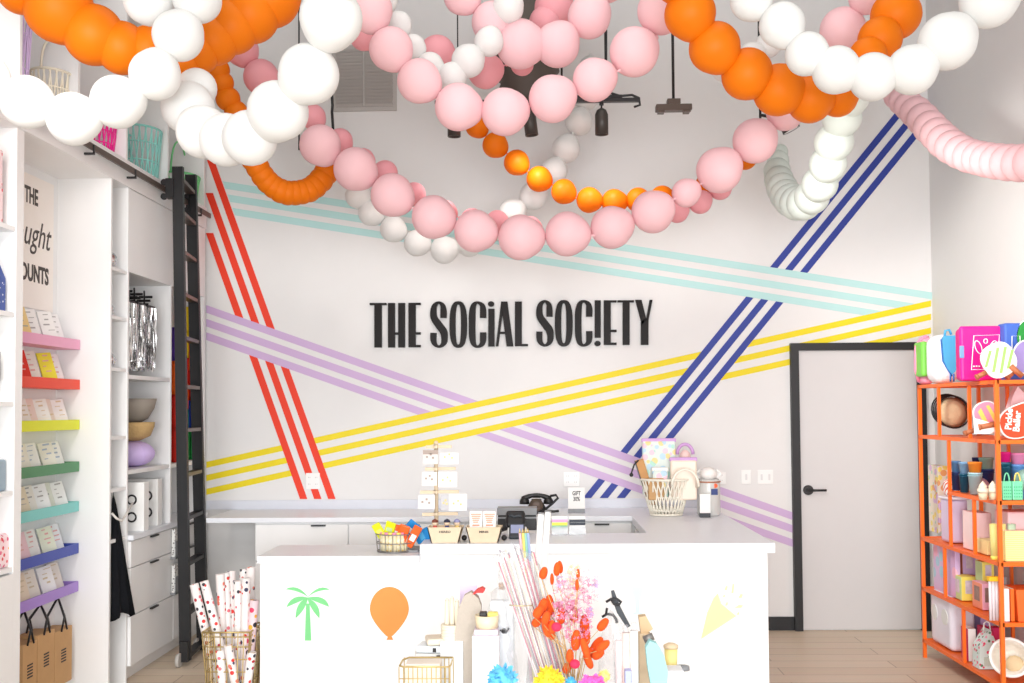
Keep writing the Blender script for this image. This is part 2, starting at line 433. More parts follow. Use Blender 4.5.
for i in range(n):
    z = c.z+(a.z-c.z)*(i+.5)/n
    mb.box(a.x, c.x, -.002, .002, -.013, .013, M=Matrix.Translation((0, YB-.018, z)) @ Matrix.Rotation(.7, 4, 'X'))
mb.build('louvres', VM, v)

# ------------------------------------------------------------------ counters
CZ = .915
yfr = onZ(650, 543.5, CZ).y; xr = onZ(777, 544, CZ).x
yb2 = onZ(600, 533, CZ).y
xw = onZ(640, 525, CZ).x
ybc = 7.27
c = thing('back_counter', 'long white counter with drawers running along the striped wall', 'counter', (-.6, 7.6, 0))
XBC = onY(206, 520, ybc).x
MB().box(XBC, xw+.05, ybc, YB-.001, CZ-.035, CZ, .003).build('countertop', TOP, c)
MB().box(XF, xr, YB-.02, YB, CZ, onY(400, 499.5, YB).z).build('backsplash', mat('backsplash_grey', (218, 221, 230), .4), c)
xs = onY(254, 550, ybc).x
x_ = xs; cab = MB().box(xs, xw+.04, ybc+.04, YB-.01, .08, CZ-.036).box(xs+.02, xw+.04, ybc+.1, YB-.02, 0, .08); cab.build('cabinet_body', CAB, c)
nd = 4; wd = (xw-xs)/nd
for i in range(nd):
    for z0, z1 in ((.62, CZ-.05), (.09, .61)):
        d_ = MB().box(xs+wd*i+.004, xs+wd*(i+1)-.004, ybc+.018, ybc+.04, z0, z1, .002).build('drawer', CAB, c)
        xm = onY(318, 525, ybc).x+wd*i if z0 > .5 else xs+wd*(i+.5)
        MB().box(xm-.05, xm+.05, ybc, ybc+.018, z1-.012, z1-.002).build('handle', BLK, d_)
# right wing + front counter
f = thing('service_counter', 'white service counter with a raised right section, wrapping round to the wall', 'counter', (0, 6.2, 0))
xl_ = onY(257, 560, yfr).x; xs_ = onZ(420, 544, CZ).x
CZ2 = zat(556, -1, yfr)
mb = MB().box(xs_, xr, yfr, yb2, CZ-.055, CZ, .004).box(xw, xr, yb2-.01, YB-.021, CZ-.054, CZ-.0005, .004)
mb.build('countertop', TOP, f)
MB().box(xl_-.0, xs_-.001, yfr, yb2-.02, CZ2-.04, CZ2, .003).build('lower_countertop', TOP, f)
xb = onY(771, 600, yfr).x-.01
pm = mat('counter_front_panel', (248, 249, 250), .4, var=.01)
nt = pm.node_tree; N = nt.nodes; tc = N.new('ShaderNodeTexCoord'); mp = N.new('ShaderNodeMapping'); mp.inputs['Rotation'].default_value = (PI/2, 0, 0); br = N.new('ShaderNodeTexBrick'); br.inputs['Scale'].default_value = 1; br.inputs['Brick Width'].default_value = .3; br.inputs['Row Height'].default_value = .1; br.inputs['Mortar Size'].default_value = .004
bp = N.new('ShaderNodeBump'); bp.inputs['Strength'].default_value = .25; bp.inputs['Distance'].default_value = .003; bp.invert = True
nt.links.new(tc.outputs['Object'], mp.inputs[0]); nt.links.new(mp.outputs[0], br.inputs['Vector']); nt.links.new(br.outputs['Fac'], bp.inputs['Height']); nt.links.new(bp.outputs['Normal'], N['Principled BSDF'].inputs['Normal'])
MB().box(xl_+.01, xs_, yfr+.03, yb2-.05, 0, CZ2-.041).box(xs_, xb, yfr+.03, yb2-.05, 0, CZ-.056).build('front_panel', pm, f)
MB().box(xw+.03, xb, yb2-.05, YB-.025, 0, CZ-.056).build('return_cabinet', CAB, f)
for i in range(2):
    d_ = MB().box(xw+.012, xw+.03, yb2+.1, ybc-.06, .1+.4*i, .47+.4*i-.035*i, .002).build('drawer', CAB, f)
    MB().cyl((xw+.012, 6.85, .38+.4*i), (xw-.01, 6.85, .38+.4*i), .012, n=12).build('knob', BLK, d_)
# decals on the panel
YD = yfr+.029
def dec(pts): return [onY(x, y, YD) for x, y in pts]
PALM = mat('palm_green_vinyl', (122, 212, 138), .5)
mb = MB()
def cr5(x, y): return (250+x/4.19, 520+y/4.19)
mb.prism(dec([cr5(230, 505), cr5(235, 350), cr5(250, 350), cr5(257, 505)]), (0, -.002, 0))
def leaf(a, m1, t, m2):
    pts = []
    for i in range(7):
        s = i/6; pts.append(((1-s)**2*a[0]+2*s*(1-s)*m1[0]+s*s*t[0], (1-s)**2*a[1]+2*s*(1-s)*m1[1]+s*s*t[1]))
    for i in range(1, 6):
        s = i/6; pts.append(((1-s)**2*t[0]+2*s*(1-s)*m2[0]+s*s*a[0], (1-s)**2*t[1]+2*s*(1-s)*m2[1]+s*s*a[1]))
    return pts
for a_, m1, t, m2 in (((243, 322), (200, 262), (148, 290), (205, 295)), ((240, 325), (290, 262), (335, 292), (275, 292)),
                      ((243, 325), (175, 305), (152, 366), (200, 345)), ((240, 325), (318, 308), (332, 364), (280, 345)),
                      ((243, 325), (190, 340), (191, 412), (235, 375)), ((240, 325), (300, 350), (291, 412), (250, 370))):
    mb.prism(dec([cr5(*q) for q in leaf(a_, m1, t, m2)]), (0, -.002, 0))
solo(mb, 'palm_tree_decal', PALM, 'green palm tree decal on the counter front', 'decal')
mb = MB(); pts = []
for i in range(40):
    t = 2*PI*i/40; x = math.sin(t); y = -math.cos(t)
    yy = y if y < 0 else y*1.32; xx = x*(1 if y < 0 else (1-.55*max(0, y)**1.6))
    pts.append(cr5(584+82*xx, 375+(95 if y < 0 else 88)*yy))
mb.prism(dec(pts), (0, -.002, 0)).prism(dec([cr5(580, 485), cr5(592, 485), cr5(600, 502), cr5(572, 502)]), (0, -.0022, 0))
solo(mb, 'balloon_decal', mat('orange_vinyl', (255, 150, 66), .5), 'orange balloon decal on the counter front', 'decal')
PY = mat('pale_yellow_vinyl', (238, 248, 176), .5)
mb = MB(); q = lambda x, y: (680+x/5.69, 500+y/5.69)
mb.prism(dec([q(120, 790), q(155, 640), q(190, 560), q(215, 530), q(235, 590), q(320, 660)]), (0, -.002, 0))
for (x, y, w, h) in ((300, 500, 16, 60), (262, 500, 20, 26), (345, 545, 26, 24), (335, 605, 50, 18), (265, 590, 18, 20), (330, 645, 16, 16), (250, 545, 14, 16)):
    mb.prism(dec([q(x-w/2, y+h/2), q(x, y-h/2), q(x+w/2, y-h/3), q(x+w/4, y+h/2)]), (0, -.002, 0))
solo(mb, 'party_popper_decal', PY, 'pale yellow party popper decal on the counter front', 'decal')
mb = MB()
mb.prism(dec([(630, 586), (645, 586), (640, 599), (639, 612), (643, 614), (632, 614), (636, 612), (635, 599)]), (0, -.002, 0)).prism(dec([(638, 586), (643, 577), (644.5, 578), (640, 586)]), (0, -.002, 0))
solo(mb, 'cocktail_decal', mat('pale_aqua_vinyl', (222, 244, 248), .5), 'faint pale blue cocktail glass decal on the counter front', 'decal')

# ------------------------------------------------------------------ left casework
YA0 = onX(22, 400, XF).y; YA1 = onX(110, 400, XF).y; Y2 = onX(128.5, 400, XF).y; Y3 = onX(171, 400, XF).y; Y4 = YB-.06
Y0 = 3.9
ZB = 3.04; ZT = 3.2
XA = -2.85
cw = thing('built_in_cupboard', 'tall white built-in shelving and cupboards covering the left wall', 'cupboard', (-2.7, 6.3, 0))
def wp(name, *boxes, m=CAB):
    mb = MB()
    for b_ in boxes: mb.box(*b_)
    return mb.build(name, m, cw)
wp('upright', (XL, XF, YA0-.07, YA0, 0, ZB))
wp('alcove_back', (XL, XA, YA0, YA1, 0, ZB))
wp('upright', (XL, XF, YA1, YA1+.02, 0, ZB))
wp('upright', (XL, XF, Y2-.02, Y2, 0, ZB))
wp('upright', (XL, XF, Y3-.01, Y3+.01, .9, 2.52))
wp('upright', (XL, XF, Y4-.03, Y4, 0, ZB))
wp('fascia', (XL, XF+.01, Y0, Y4, ZB, ZT))
# upper cubby dividers
for px in (22, 80, 128, 169):
    y = onX(px, 100, XF).y
    wp('divider', (XL, XF, y-.025, y, ZT, 4.3))
wp('divider', (XL, XF, Y4-.03, Y4, ZT, 4.3))
wp('top_board', (XL, XF, Y0, Y4, 4.3, 4.34))
# overhead doors
for a_, b_ in ((Y2+.002, Y3-.002), (Y3+.002, Y4-.032)):
    wp('cupboard_door', (XF-.02, XF, a_, b_, 2.52, ZB-.004))
    wp('cupboard_floor', (XL, XF-.021, a_, b_, 2.52, 2.54))
# shelves
ZS = (2.52, 2.23, 1.92, 1.51, 1.2, .9)
for z in ZS: wp('shelf', (XL, XF-.005, YA1+.021, Y2-.021, z-.02, z))
for z in (1.885, 1.296): wp('shelf', (XL, XF-.005, Y2, Y3-.011, z-.025, z))
wp('shelf', (XL, XF-.005, Y3+.011, Y4-.031, 1.27, 1.296))
wp('cupboard_worktop', (XL, XF+.035, Y2, Y4-.031, .87, .9), m=TOP)
wp('plinth', (XL, XF-.05, Y2, Y4-.031, 0, .1))
wp('base_carcass', (XL, XF-.001, Y2, Y4-.031, .1, .869))
for a_, b_ in ((Y2+.003, Y3-.003), (Y3+.003, Y4-.034)):
    for z0, z1 in ((.703, .862), (.41, .697), (.105, .404)):
        d_ = MB().box(XF, XF+.02, a_, b_, z0, z1, .002).build('drawer', CAB, cw)
        ym = (a_+b_)/2
        MB().box(XF+.02, XF+.038, ym-.06, ym+.06, z1-.012, z1-.002).build('handle', BLK, d_)
# near shelving seen at the left edge
for py in (226, 312, 402, 491, 568):
    z = zat(py, XF, YA0-.1); wp('shelf', (XL, XF-.004, Y0, YA0-.071, z-.022, z))
z = zat(570, XF, YA0-.1); wp('base_cabinet', (XL+.02, XF, Y0, YA0-.071, 0, z-.022))
wp('upright', (XL, XF, Y0, Y0+.03, 0, ZB))
mb = MB(); mb.box(XL, XL+.02, Y0+.03, YA0-.071, 0, ZB)
mb.mat(1)
for i in range(14):
    for j in range(26):
        mb.cyl((XL+.0205, YA0-.1-.03*i, 1.2+.035*j), (XL+.0212, YA0-.1-.03*i, 1.2+.035*j), .004, n=6)
mb.build('pegboard', [CAB, GREY], cw)

# ledge trays on the alcove back
trays = [('pink', (238, 168, 200), 349.8, 341), ('red', (240, 66, 30), 389.6, 0), ('yellow', (226, 232, 10), 429.5, 0), ('green', (74, 140, 94), 471.3, 0), ('teal', (128, 208, 204), 511, 0), ('blue', (62, 80, 176), 553, 0), ('purple', (168, 134, 214), 591, 0)]
XT = -2.705
cardcols = {
 'pink': [((244, 214, 150), 'cream card with yellow and blue print'), ((250, 248, 246), 'plain white card'), ((250, 248, 246), 'white card with a pink top edge'), ((246, 244, 244), 'slim white card')],
 'red': [((232, 52, 32), 'red card with white motif'), ((244, 240, 230), 'cream card with small print'), ((244, 232, 70), 'yellow striped card'), ((248, 246, 244), 'white card')],
 'yellow': [((246, 242, 238), 'white card'), ((244, 224, 216), 'blush card'), ((248, 248, 244), 'off-white card'), ((240, 228, 218), 'beige card'), ((248, 246, 246), 'white card at the far end')],
 'green': [((246, 242, 230), 'cream card'), ((250, 250, 248), 'white card'), ((240, 238, 226), 'ivory card'), ((248, 248, 246), 'white card at the far end')],
 'teal': [((240, 226, 200), 'beige card'), ((246, 242, 234), 'ivory card'), ((250, 250, 250), 'white card'), ((238, 240, 226), 'pale green card'), ((248, 248, 246), 'white card at the far end')],
 'blue': [((244, 206, 214), 'pink edged card'), ((248, 244, 240), 'off-white card'), ((236, 240, 220), 'pale lime card'), ((248, 248, 250), 'white card at the far end')],
 'purple': [((244, 226, 200), 'peach card'), ((248, 240, 226), 'cream card'), ((250, 248, 246), 'white card'), ((244, 236, 224), 'ivory card at the far end')]}
ords = ['first', 'second', 'third', 'fourth', 'fifth']
ZTRAY = {}
for ti, (nm, rgb, py, _) in enumerate(trays):
    z = zat(py, XT, YA1-.01); ZTRAY[nm] = z
    t = MB()
    ya, yb_ = YA0+.06, YA1-.012
    t.box(XA+.001, XT, ya, yb_, z, z+.006).box(XT-.006, XT, ya, yb_, z+.006, z+.058).box(XA+.001, XT-.006, ya, ya+.006, z+.006, z+.058).box(XA+.001, XT-.006, yb_-.006, yb_, z+.006, z+.058)
    solo(t, 'picture_ledge', mat('ledge_'+nm, rgb, .45), f'{nm} card ledge in the left alcove', 'ledge', 'coloured card ledges in the left alcove')
    cs = cardcols[nm]; n = len(cs)
    for i, (cc, desc) in enumerate(cs):
        y0 = ya+.42+(yb_-.12-ya-.42)*i/(n-1)-.02; wdt = .105; hh = .205 if nm in ('pink', 'red') else .175
        x = XT-.06-.0*i
        M = Matrix.Translation((XT-.05-.02*(i % 2), y0+wdt/2, z+.008)) @ Matrix.Rotation(math.radians(-17), 4, 'Y') @ Matrix.Rotation(math.radians(-9-5*(i % 3)), 4, 'Z')
        o = thing('greeting_card', f'{desc}, {ords[i]} along the {nm} ledge', 'card', (XT-.05, y0+wdt/2, z+.008), f'greeting cards on the {nm} ledge')
        MB().box(-.003, .003, -wdt/2, wdt/2, 0, hh, M=M).build('card_cover', mat('card_%d_%d_%d' % cc, cc, .7, var=.02), o)
        mm = MB()
        rnd = random.Random(ti*10+i)
        for k in range(4):
            yy = -wdt/2+.02+rnd.random()*.03; zz = hh*(.45+.15*k)
            mm.box(.0032, .0042, yy, yy+.02+rnd.random()*.03, zz, zz+.003+.007*rnd.random(), M=M)
        mm.build('printed_motif', mat('motif_%d' % (ti % 4), [(176, 172, 170), (232, 176, 170), (222, 204, 170), (176, 190, 212)][ti % 4]), o)
        if nm in ('blue', 'red', 'green', 'purple') or i % 2 == 0:
            MB().box(-.006, -.0035, -wdt/2+.005, wdt/2+.006, 0, hh*.93, M=M).build('envelope', CREAM if i % 2 else KRAFT if nm == 'teal' else PAPER, o)

# poster THE thought COUNTS
p0 = onX(55, 300, XA+.006); 
po = thing('wall_poster', 'tall white poster with dark lettering on the left alcove wall', 'poster', (XA, (YA0+YA1)/2, 1.9))
yA, yB_ = YA0+.02, onX(54, 250, XA+.01).y
zb_ = zat(312, XA, YA1-.1); zt_ = zat(184, XA, YA1-.1)
MB().box(XA+.001, XA+.006, yA, yB_, zb_, zt_).build('poster_sheet', mat('poster_paper', (252, 246, 240), .7, var=0), po)
RY = Matrix(((0, 0, 1, 0), (1, 0, 0, 0), (0, 1, 0, 0), (0, 0, 0, 1)))   # text x->world y, text y->world z, text z->world x
def ptext(s, pxr, pyb, pyt, xs=1, bold=.01, shear=0):
    """right-aligned on the poster with its last letter ending at photo column pxr"""
    e = onX(pxr, (pyb+pyt)/2, XA+.0065); zb = zat(pyb, XA, e.y); zz = zat(pyt, XA, e.y)
    M = Matrix.Translation((XA+.0065, e.y, zb)) @ RY @ Matrix.Diagonal((xs*(zz-zb)/.72, (zz-zb)/.72, .02, 1))
    MB().text(s, M, 1, .05, bold, shear, align='RIGHT').build('lettering', mat('poster_ink', (66, 58, 54), .6, var=0), po)
ptext("it's THE", 38, 206, 190, .66, .03)
ptext('thought', 49.5, 251, 225, .85, 0, .35)
ptext('COUNTS', 48.5, 285, 269, .76, .035)

# rail and ladder
XR_ = -2.478; zr = zat(216, XR_, onX(210, 216, XR_).y); yr1 = onX(210, 216, XR_).y
rail = thing('ladder_rail', 'dark bronze rail along the top of the left cupboards', 'rail', (XR_, 6, zr))
MB().box(XR_-.008, XR_+.008, Y0, yr1, zr-.018, zr+.018, .003).build('rail_bar', BRONZE, rail)
for px in (37, 92, 134, 200):
    y = onX(px, 150, XR_).y
    if y > yr1: y = yr1-.03
    MB().box(XR_+.008, XR_+.014, y-.008, y+.008, zr-.035, zr+.01).box(XF+.01, XR_+.014, y-.008, y+.008, zr-.045, zr-.033).build('bracket', BLK, rail)
la = thing('rolling_ladder', 'tall black rolling ladder leaning on the left cupboards', 'ladder', (-2.3, 7, 0))
def rl(pt, pb, yd):
    T = onY(pt[0], pt[1], yd); B = onY(pb[0], pb[1], yd); return T, B
nT, nB = rl((178, 167), (185.5, 660), 6.86); fT, fB = rl((191, 175), (203, 650), 7.32)
def railbox(T, B, w=.065, t=.032):
    return MB().prism([B+Vector((-w/2, -t/2, 0)), B+Vector((w/2, -t/2, 0)), T+Vector((w/2, -t/2, 0)), T+Vector((-w/2, -t/2, 0))], (0, t, 0))
railbox(nT, nB, .07, .035).build('side_rail', BLKW, la); railbox(fT, fB, .075, .035).build('side_rail', BLKW, la)
ry = [193, 224, 261, 301, 342, 388, 429, 471, 512, 555, 601, 641]
for yy in ry:
    zz = zat(yy, -2.32, 7.32)
    def on(T, B): return B+(T-B)*((zz-B.z)/(T.z-B.z))
    a_, b_ = on(nT, nB), on(fT, fB)
    MB().box(-.03, .03, 0, (b_-a_).length, -.012, .012, M=Matrix.Translation(a_) @ Matrix.Rotation(math.atan2(-(b_-a_).x, (b_-a_).y), 4, 'Z')).build('rung', BRONZE if zz > 1.2 else BLKW, la)
for T in (nT, fT):
    zz = zr; 
    q_ = T
    mb = MB().box(XR_+.012, T.x-.02, T.y-.03, T.y+.03, zz-.06, zz+.07).cyl((XR_+.0, T.y-.025, zz+.045), (XR_+.0, T.y-.012, zz+.045), .022).cyl((XR_+.0, T.y-.025, zz-.05), (XR_+.0, T.y-.012, zz-.05), .022)
    mb.build('hanger_roller', BLK, la)
for B in (nB, fB):
    w_ = MB().box(B.x-.02, B.x+.03, B.y-.05, B.y-.02, .03, .16).build('caster_fork', BLK, la)
    MB().cyl((B.x-.035, B.y-.06, .045), (B.x-.012, B.y-.06, .045), .045, n=20).build('wheel', mat('caster_grey', (190, 186, 180), .6), w_)

# --- cubby baskets
def mesh_basket(px, py, Y, w, h, mtl, label, flare=1.25, handle=True, x=None):
    x = -2.68 if x is None else x
    z0 = ZT
    o = thing('woven_basket', label, 'basket', (x, Y, z0), 'baskets in the high cubbies')
    n = 22; mb = MB()
    r0, r1 = w/2/flare, w/2
    for i in range(n):
        t = 2*PI*i/n; u = 2*PI*(i+.9)/n
        for s_ in (1, -1):
            a_ = (x+.8*r0*math.cos(t), Y+r0*math.sin(t), z0+.005); b_ = (x+.8*r1*math.cos(t+s_*.3), Y+r1*math.sin(t+s_*.3), z0+h)
            mb.cyl(a_, b_, .005, n=5, caps=False)
    for k, rr in ((0, r0), (.35, r0+(r1-r0)*.35), (.7, r0+(r1-r0)*.7), (1, r1)):
        mb.tube([(x+.8*rr*math.cos(2*PI*i/20), Y+rr*math.sin(2*PI*i/20), z0+.006+h*k) for i in range(20)], .008 if k in (0, 1) else .005, 5, True)
    mb.lathe([(r0*.98, 0), (r0*.98, .004)], (x, Y, z0+.001), 18, sx=.8)
    mb.build('basket_body', mtl, o)
    if handle:
        MB().tube([(x, Y+r1*math.cos(t), z0+h+.75*w*math.sin(t)) for t in [PI*i/12 for i in range(13)]], .007, 6).build('handle', mtl, o)
def cub(px): return onX(px, 130, -2.68).y
mesh_basket(0, 0, cub(52), .27, .31, mat('cream_jute', (234, 226, 206), .7), 'cream woven basket in a high cubby behind white balloons')
mesh_basket(0, 0, cub(98), .26, .21, mat('hot_pink_plastic', (238, 34, 150), .4), 'hot pink woven basket in a high cubby')
mesh_basket(0, 0, cub(140), .34, .34, mat('aqua_plastic', (150, 222, 214), .4), 'aqua woven basket in a high cubby')
mesh_basket(0, 0, cub(184)-.1, .36, .20, mat('green_plastic', (120, 216, 140), .4), 'green woven basket in the cubby above the ladder')
mesh_basket(0, 0, cub(4), .3, .5, mat('lilac_plastic', (214, 190, 232), .4), 'lilac woven basket in the leftmost high cubby')

# --- items of narrow column: mirror balls
MIR = mat('mirror_silver', (215, 215, 218), .15, 1, var=.3, vs=60)
for zi_, px, r in ((2.52, 118, .055), (1.92, 116, .05), (2.23, 116, .042)):
    y = (YA1+Y2)/2+.0
    solo(MB().ball((XF-.075, y, zi_+r), r, 12), 'mirror_ball', MIR, {2.52: 'large silver mirror ball on the topmost shelf of the narrow column', 1.92: 'silver mirror ball on the third shelf of the narrow column', 2.23: 'small silver mirror ball on the second shelf of the narrow column'}[zi_], 'mirror ball', 'mirror balls in the narrow column')
# black apron on white hook
ho = thing('wall_hook', 'white rope hook on the upright beside the black apron', 'hook', (XF+.01, YA1+.02, 1.03))
MB().tube([(XF+.002, YA1+.03, 1.06), (XF+.03, YA1+.03, 1.03), (XF+.05, YA1+.06, 1.01), (XF+.05, YA1+.12, 1.04), (XF+.04, Y2-.03, 1.1)], .007, 6).build('rope', mat('white_rope', (220, 216, 210), .6), ho)
mb = MB(); rows = []
for j in range(15):
    s = j/14; z = 1.16-.72*s; ww = .012+.15*s**.8
    row = []
    for i in range(13):
        t = i/12; x = XF-.03+.02*s+.014*math.sin(t*17+s*2)*s+ww*.5*t
        row.append(mb.bm.verts.new((x, YA1+.12-ww*.6+ww*1.2*t, z-.02*math.sin(t*9))))
    rows.append(row)
for A, B in zip(rows, rows[1:]):
    for i in range(12): f_ = mb.bm.faces.new([A[i], A[i+1], B[i+1], B[i]]); f_.smooth = True
r_ = bmesh.ops.solidify(mb.bm, geom=list(mb.bm.faces), thickness=.004)
solo(mb, 'hanging_apron', mat('black_cloth', (22, 26, 34), .9, bump=.3), 'black cloth apron hanging beside the left drawers', 'apron')

# --- tinsel jackets
TIN = mat('silver_tinsel', (222, 222, 224), .22, 1, var=.5, vs=90)
for k in range(3):
    y = Y2+.12+.17*k; z0 = 2.36
    o = thing('tinsel_garland', f'silver tinsel fringe on a black hanger, {["nearest","middle","farthest"][k]} of three under the overhead cupboard', 'tinsel', (XF-.12, y, z0), 'silver tinsel fringes in the left cupboard')
    mb = MB()
    for s_ in (-1, 1):
        for h_ in (0, .035, .07): mb.box(XF-.13+s_*.05-.045, XF-.13+s_*.05+.045, y-.05+h_, y-.044+h_, z0-.008+h_*.8, z0+.008+h_*.8); 
        mb.tube([(XF-.13+s_*.05, y, z0), (XF-.13+s_*.05, y, z0+.06), (XF-.12+s_*.05, y-.03, z0+.09)], .006, 5)
    mb.box(XF-.22, XF-.03, y-.07, y+.06, z0-.02, z0-.005)
    mb.build('hanger', BLK, o)
    mb = MB(); rr = random.Random(k)
    for i in range(150):
        x = XF-.21+.19*rr.random(); yy = y-.07+.14*rr.random(); z = z0-.02; L = .32+.1*rr.random(); w_ = .012
        an = rr.random()*PI; nseg = 5; prev = None
        for j in range(nseg+1):
            an += (rr.random()-.5)*1.1; xx = x+(rr.random()-.5)*.012; y2_ = yy+(rr.random()-.5)*.012; zz = max(z-L*j/nseg, 1.89)
            a_ = mb.bm.verts.new((xx-w_/2*math.cos(an), y2_-w_/2*math.sin(an), zz)); b_ = mb.bm.verts.new((xx+w_/2*math.cos(an), y2_+w_/2*math.sin(an), zz))
            if prev: mb.bm.faces.new([prev[0], prev[1], b_, a_])
            prev = (a_, b_)
    mb.build('fringe', TIN, o)['kind'] = 'stuff'
# --- stacked bowl, basket, lantern
yc = 6.82; xc = -2.675
rb = MB().lathe([(max(.145*math.sin(PI*i/14), 1e-4), .085-.085*math.cos(PI*i/14)) for i in range(15)], (xc, yc, 1.297), 28)
for i in range(10):
    t = 2*PI*i/10
    rb.tube([(xc+.147*math.sin(PI*j/10)*math.cos(t), yc+.147*math.sin(PI*j/10)*math.sin(t), 1.382-.0855*math.cos(PI*j/10)) for j in range(11)], .0015, 4)
solo(rb, 'pouf_cushion', mat('lilac_cloth', (206, 184, 232), .8), 'round lavender pouf at the bottom of a stack on the left shelf', 'cushion')
solo(MB().lathe([(.05, 0), (.115, .03), (.14, .09), (.143, .12), (.136, .12), (.13, .09), (.1, .035), (.001, .012)], (xc, yc, 1.468), 28), 'bowl', mat('tan_wicker', (196, 164, 112), .8, bump=.5, bs=80), 'tan wicker bowl stacked on the lavender pouf', 'bowl')
solo(MB().lathe([(.05, 0), (.1, .03), (.14, .1), (.155, .16), (.149, .16), (.13, .1), (.09, .04), (.001, .015)], (xc, yc, 1.582), 28), 'bowl', mat('grey_felt', (150, 142, 132), .8), 'grey bowl on top of the stack on the left shelf', 'bowl')
for k in range(2):
    y = 6.6+.32*k
    o = thing('magazine_file', f'white magazine file with round black ring pulls, {["nearer","farther"][k]} of two on the cupboard worktop', 'file box', (XF-.13, y, .9), 'white magazine files on the cupboard worktop')
    MB().box(XF-.27, XF+.02-.03*k, y, y+.085, .9, 1.21, .003).build('box_body', WHT, o)
    zz = 1.1 if k % 2 == 0 else 1.0
    for zz in (1.1, .99):
        MB().tube([(XF-.058-.02*k+.028*math.cos(2*PI*i/16), y-.002, zz+.028*math.sin(2*PI*i/16)) for i in range(16)], .006, 6, True).build('ring_pull', BLK, o)
# --- coloured cloths hanging in the far bay
def cloth(px, z1, z0, cols, label, k):
    o = thing('fabric_streamer', label, 'streamer', (XF-.06, 0, z0), 'rainbow streamers in the far cupboard bay')
    y = onX(px, 400, XF-.03).y; o.location.y = y
    n = len(cols)
    for j, cc in enumerate(cols):
        za = z1-(z1-z0)*j/n; zb = z1-(z1-z0)*(j+1)/n
        mb = MB(); rows = []
        for a_ in range(7):
            row = []
            for i in range(15):
                t = i/14; row.append(mb.bm.verts.new((XF-.1+.075*t, y-.03+.07*t+.012*math.sin(t*21+k), za+(zb-za)*a_/6)))
            rows.append(row)
        for A, B in zip(rows, rows[1:]):
            for i in range(14): mb.bm.faces.new([A[i], A[i+1], B[i+1], B[i]]).smooth = True
        bmesh.ops.solidify(mb.bm, geom=list(mb.bm.faces), thickness=.003)
        mb.build('cloth_panel', mat('cloth_%d_%d_%d' % cc, cc, .7), o)
R_, O_, Yl, G_, B_, P_ = (232, 44, 24), (250, 120, 20), (246, 220, 20), (40, 180, 90), (40, 90, 200), (110, 70, 180)
cloth(174, 2.25, 1.3, [P_, O_, R_, R_], 'orange and red rainbow streamer left of the ladder rail', 0)
cloth(186, 2.42, 1.3, [Yl, Yl, R_, O_, G_, G_], 'yellow, red and green streamer between the ladder rails', 1)
cloth(193, 2.40, 1.3, [Yl, O_, R_, B_, G_], 'yellow, orange and blue streamer behind the far ladder rail', 2)
# newspaper pockets
for k, zz in ((0, .66), (1, .42)):
    y = onX(176, 570, XF+.03).y
    o = thing('magazine_pocket', 'clear wall pocket of folded papers beside the ladder, the %s one' % ('upper', 'lower')[k], 'pocket', (XF+.045, y, zz), 'wall pockets beside the ladder')
    MB().box(XF+.022, XF+.06, y-.09, y+.09, zz, zz+.01).box(XF+.057, XF+.06, y-.09, y+.09, zz, zz+.12).build('pocket', GREY, o)
    MB().box(XF+.026, XF+.05, y-.08, y+.08, zz+.01, zz+.2, .004).build('papers', spots('newsprint', (230, 230, 226), [(120, 120, 120), (80, 80, 80)], 60, .3), o)

# --- goods in the near-left shelves
def sh(px, X=XF-.05): return onX(px, 300, X).y
zz1, zz2, zz3, zz4, zz5 = [zat(p, XF, YA0-.1) for p in (226, 312, 402, 491, 568)]
fl = spots('floral_print', (250, 222, 226), [(222, 60, 70), (240, 180, 60), (226, 90, 130)], 34, .34)
solo(MB().box(-2.9, XF-.02, 4.3, YA0-.16, zz1, zz1+.17, .004), 'gift_box', fl, 'pink floral gift box at the bottom of two at the left edge', 'box', 'floral gift boxes')
solo(MB().box(-2.9, XF-.02, 4.3, YA0-.165, zz1+.171, zz1+.35, .004), 'gift_box', fl, 'pink floral gift box stacked on top at the left edge', 'box', 'floral gift boxes')
yy = YA0-.18
solo(MB().prism([(XF-.03, yy-.34, zz2), (XF-.03, yy+.07, zz2), (XF-.03, yy+.07, zz2+.16), (XF-.03, yy-.02, zz2+.26), (XF-.03, yy-.34, zz2+.26)], (-.1, 0, 0)), 'paper_lantern_box', spots('starry_print', (58, 84, 160), [(255, 255, 255), (250, 240, 200)], 45, .2), 'blue gift box with white stars at the left edge', 'box')
o = thing('small_picture_frame', 'small black framed picture hanging on the left pegboard', 'frame', (XF-.06, 4.85, zz3+.12))
MB().box(XF-.07, XF-.04, 4.74, 4.93, zz3+.1, zz3+.24).build('frame', BLK, o); MB().box(XF-.04, XF-.038, 4.76, 4.91, zz3+.12, zz3+.22).build('picture', PAPER, o)
solo(MB().box(XF-.12, XF-.03, 4.7, 4.98, zz4, zz4+.15, .01), 'book', c_('slate', (150, 170, 184)), 'slate blue box on the shelf above the pink box', 'box')
solo(MB().box(XF-.2, XF-.02, 4.6, 5.02, zz5, zz5+.16, .02), 'gift_box', fl, 'pale pink patterned box on the lowest left shelf', 'box')
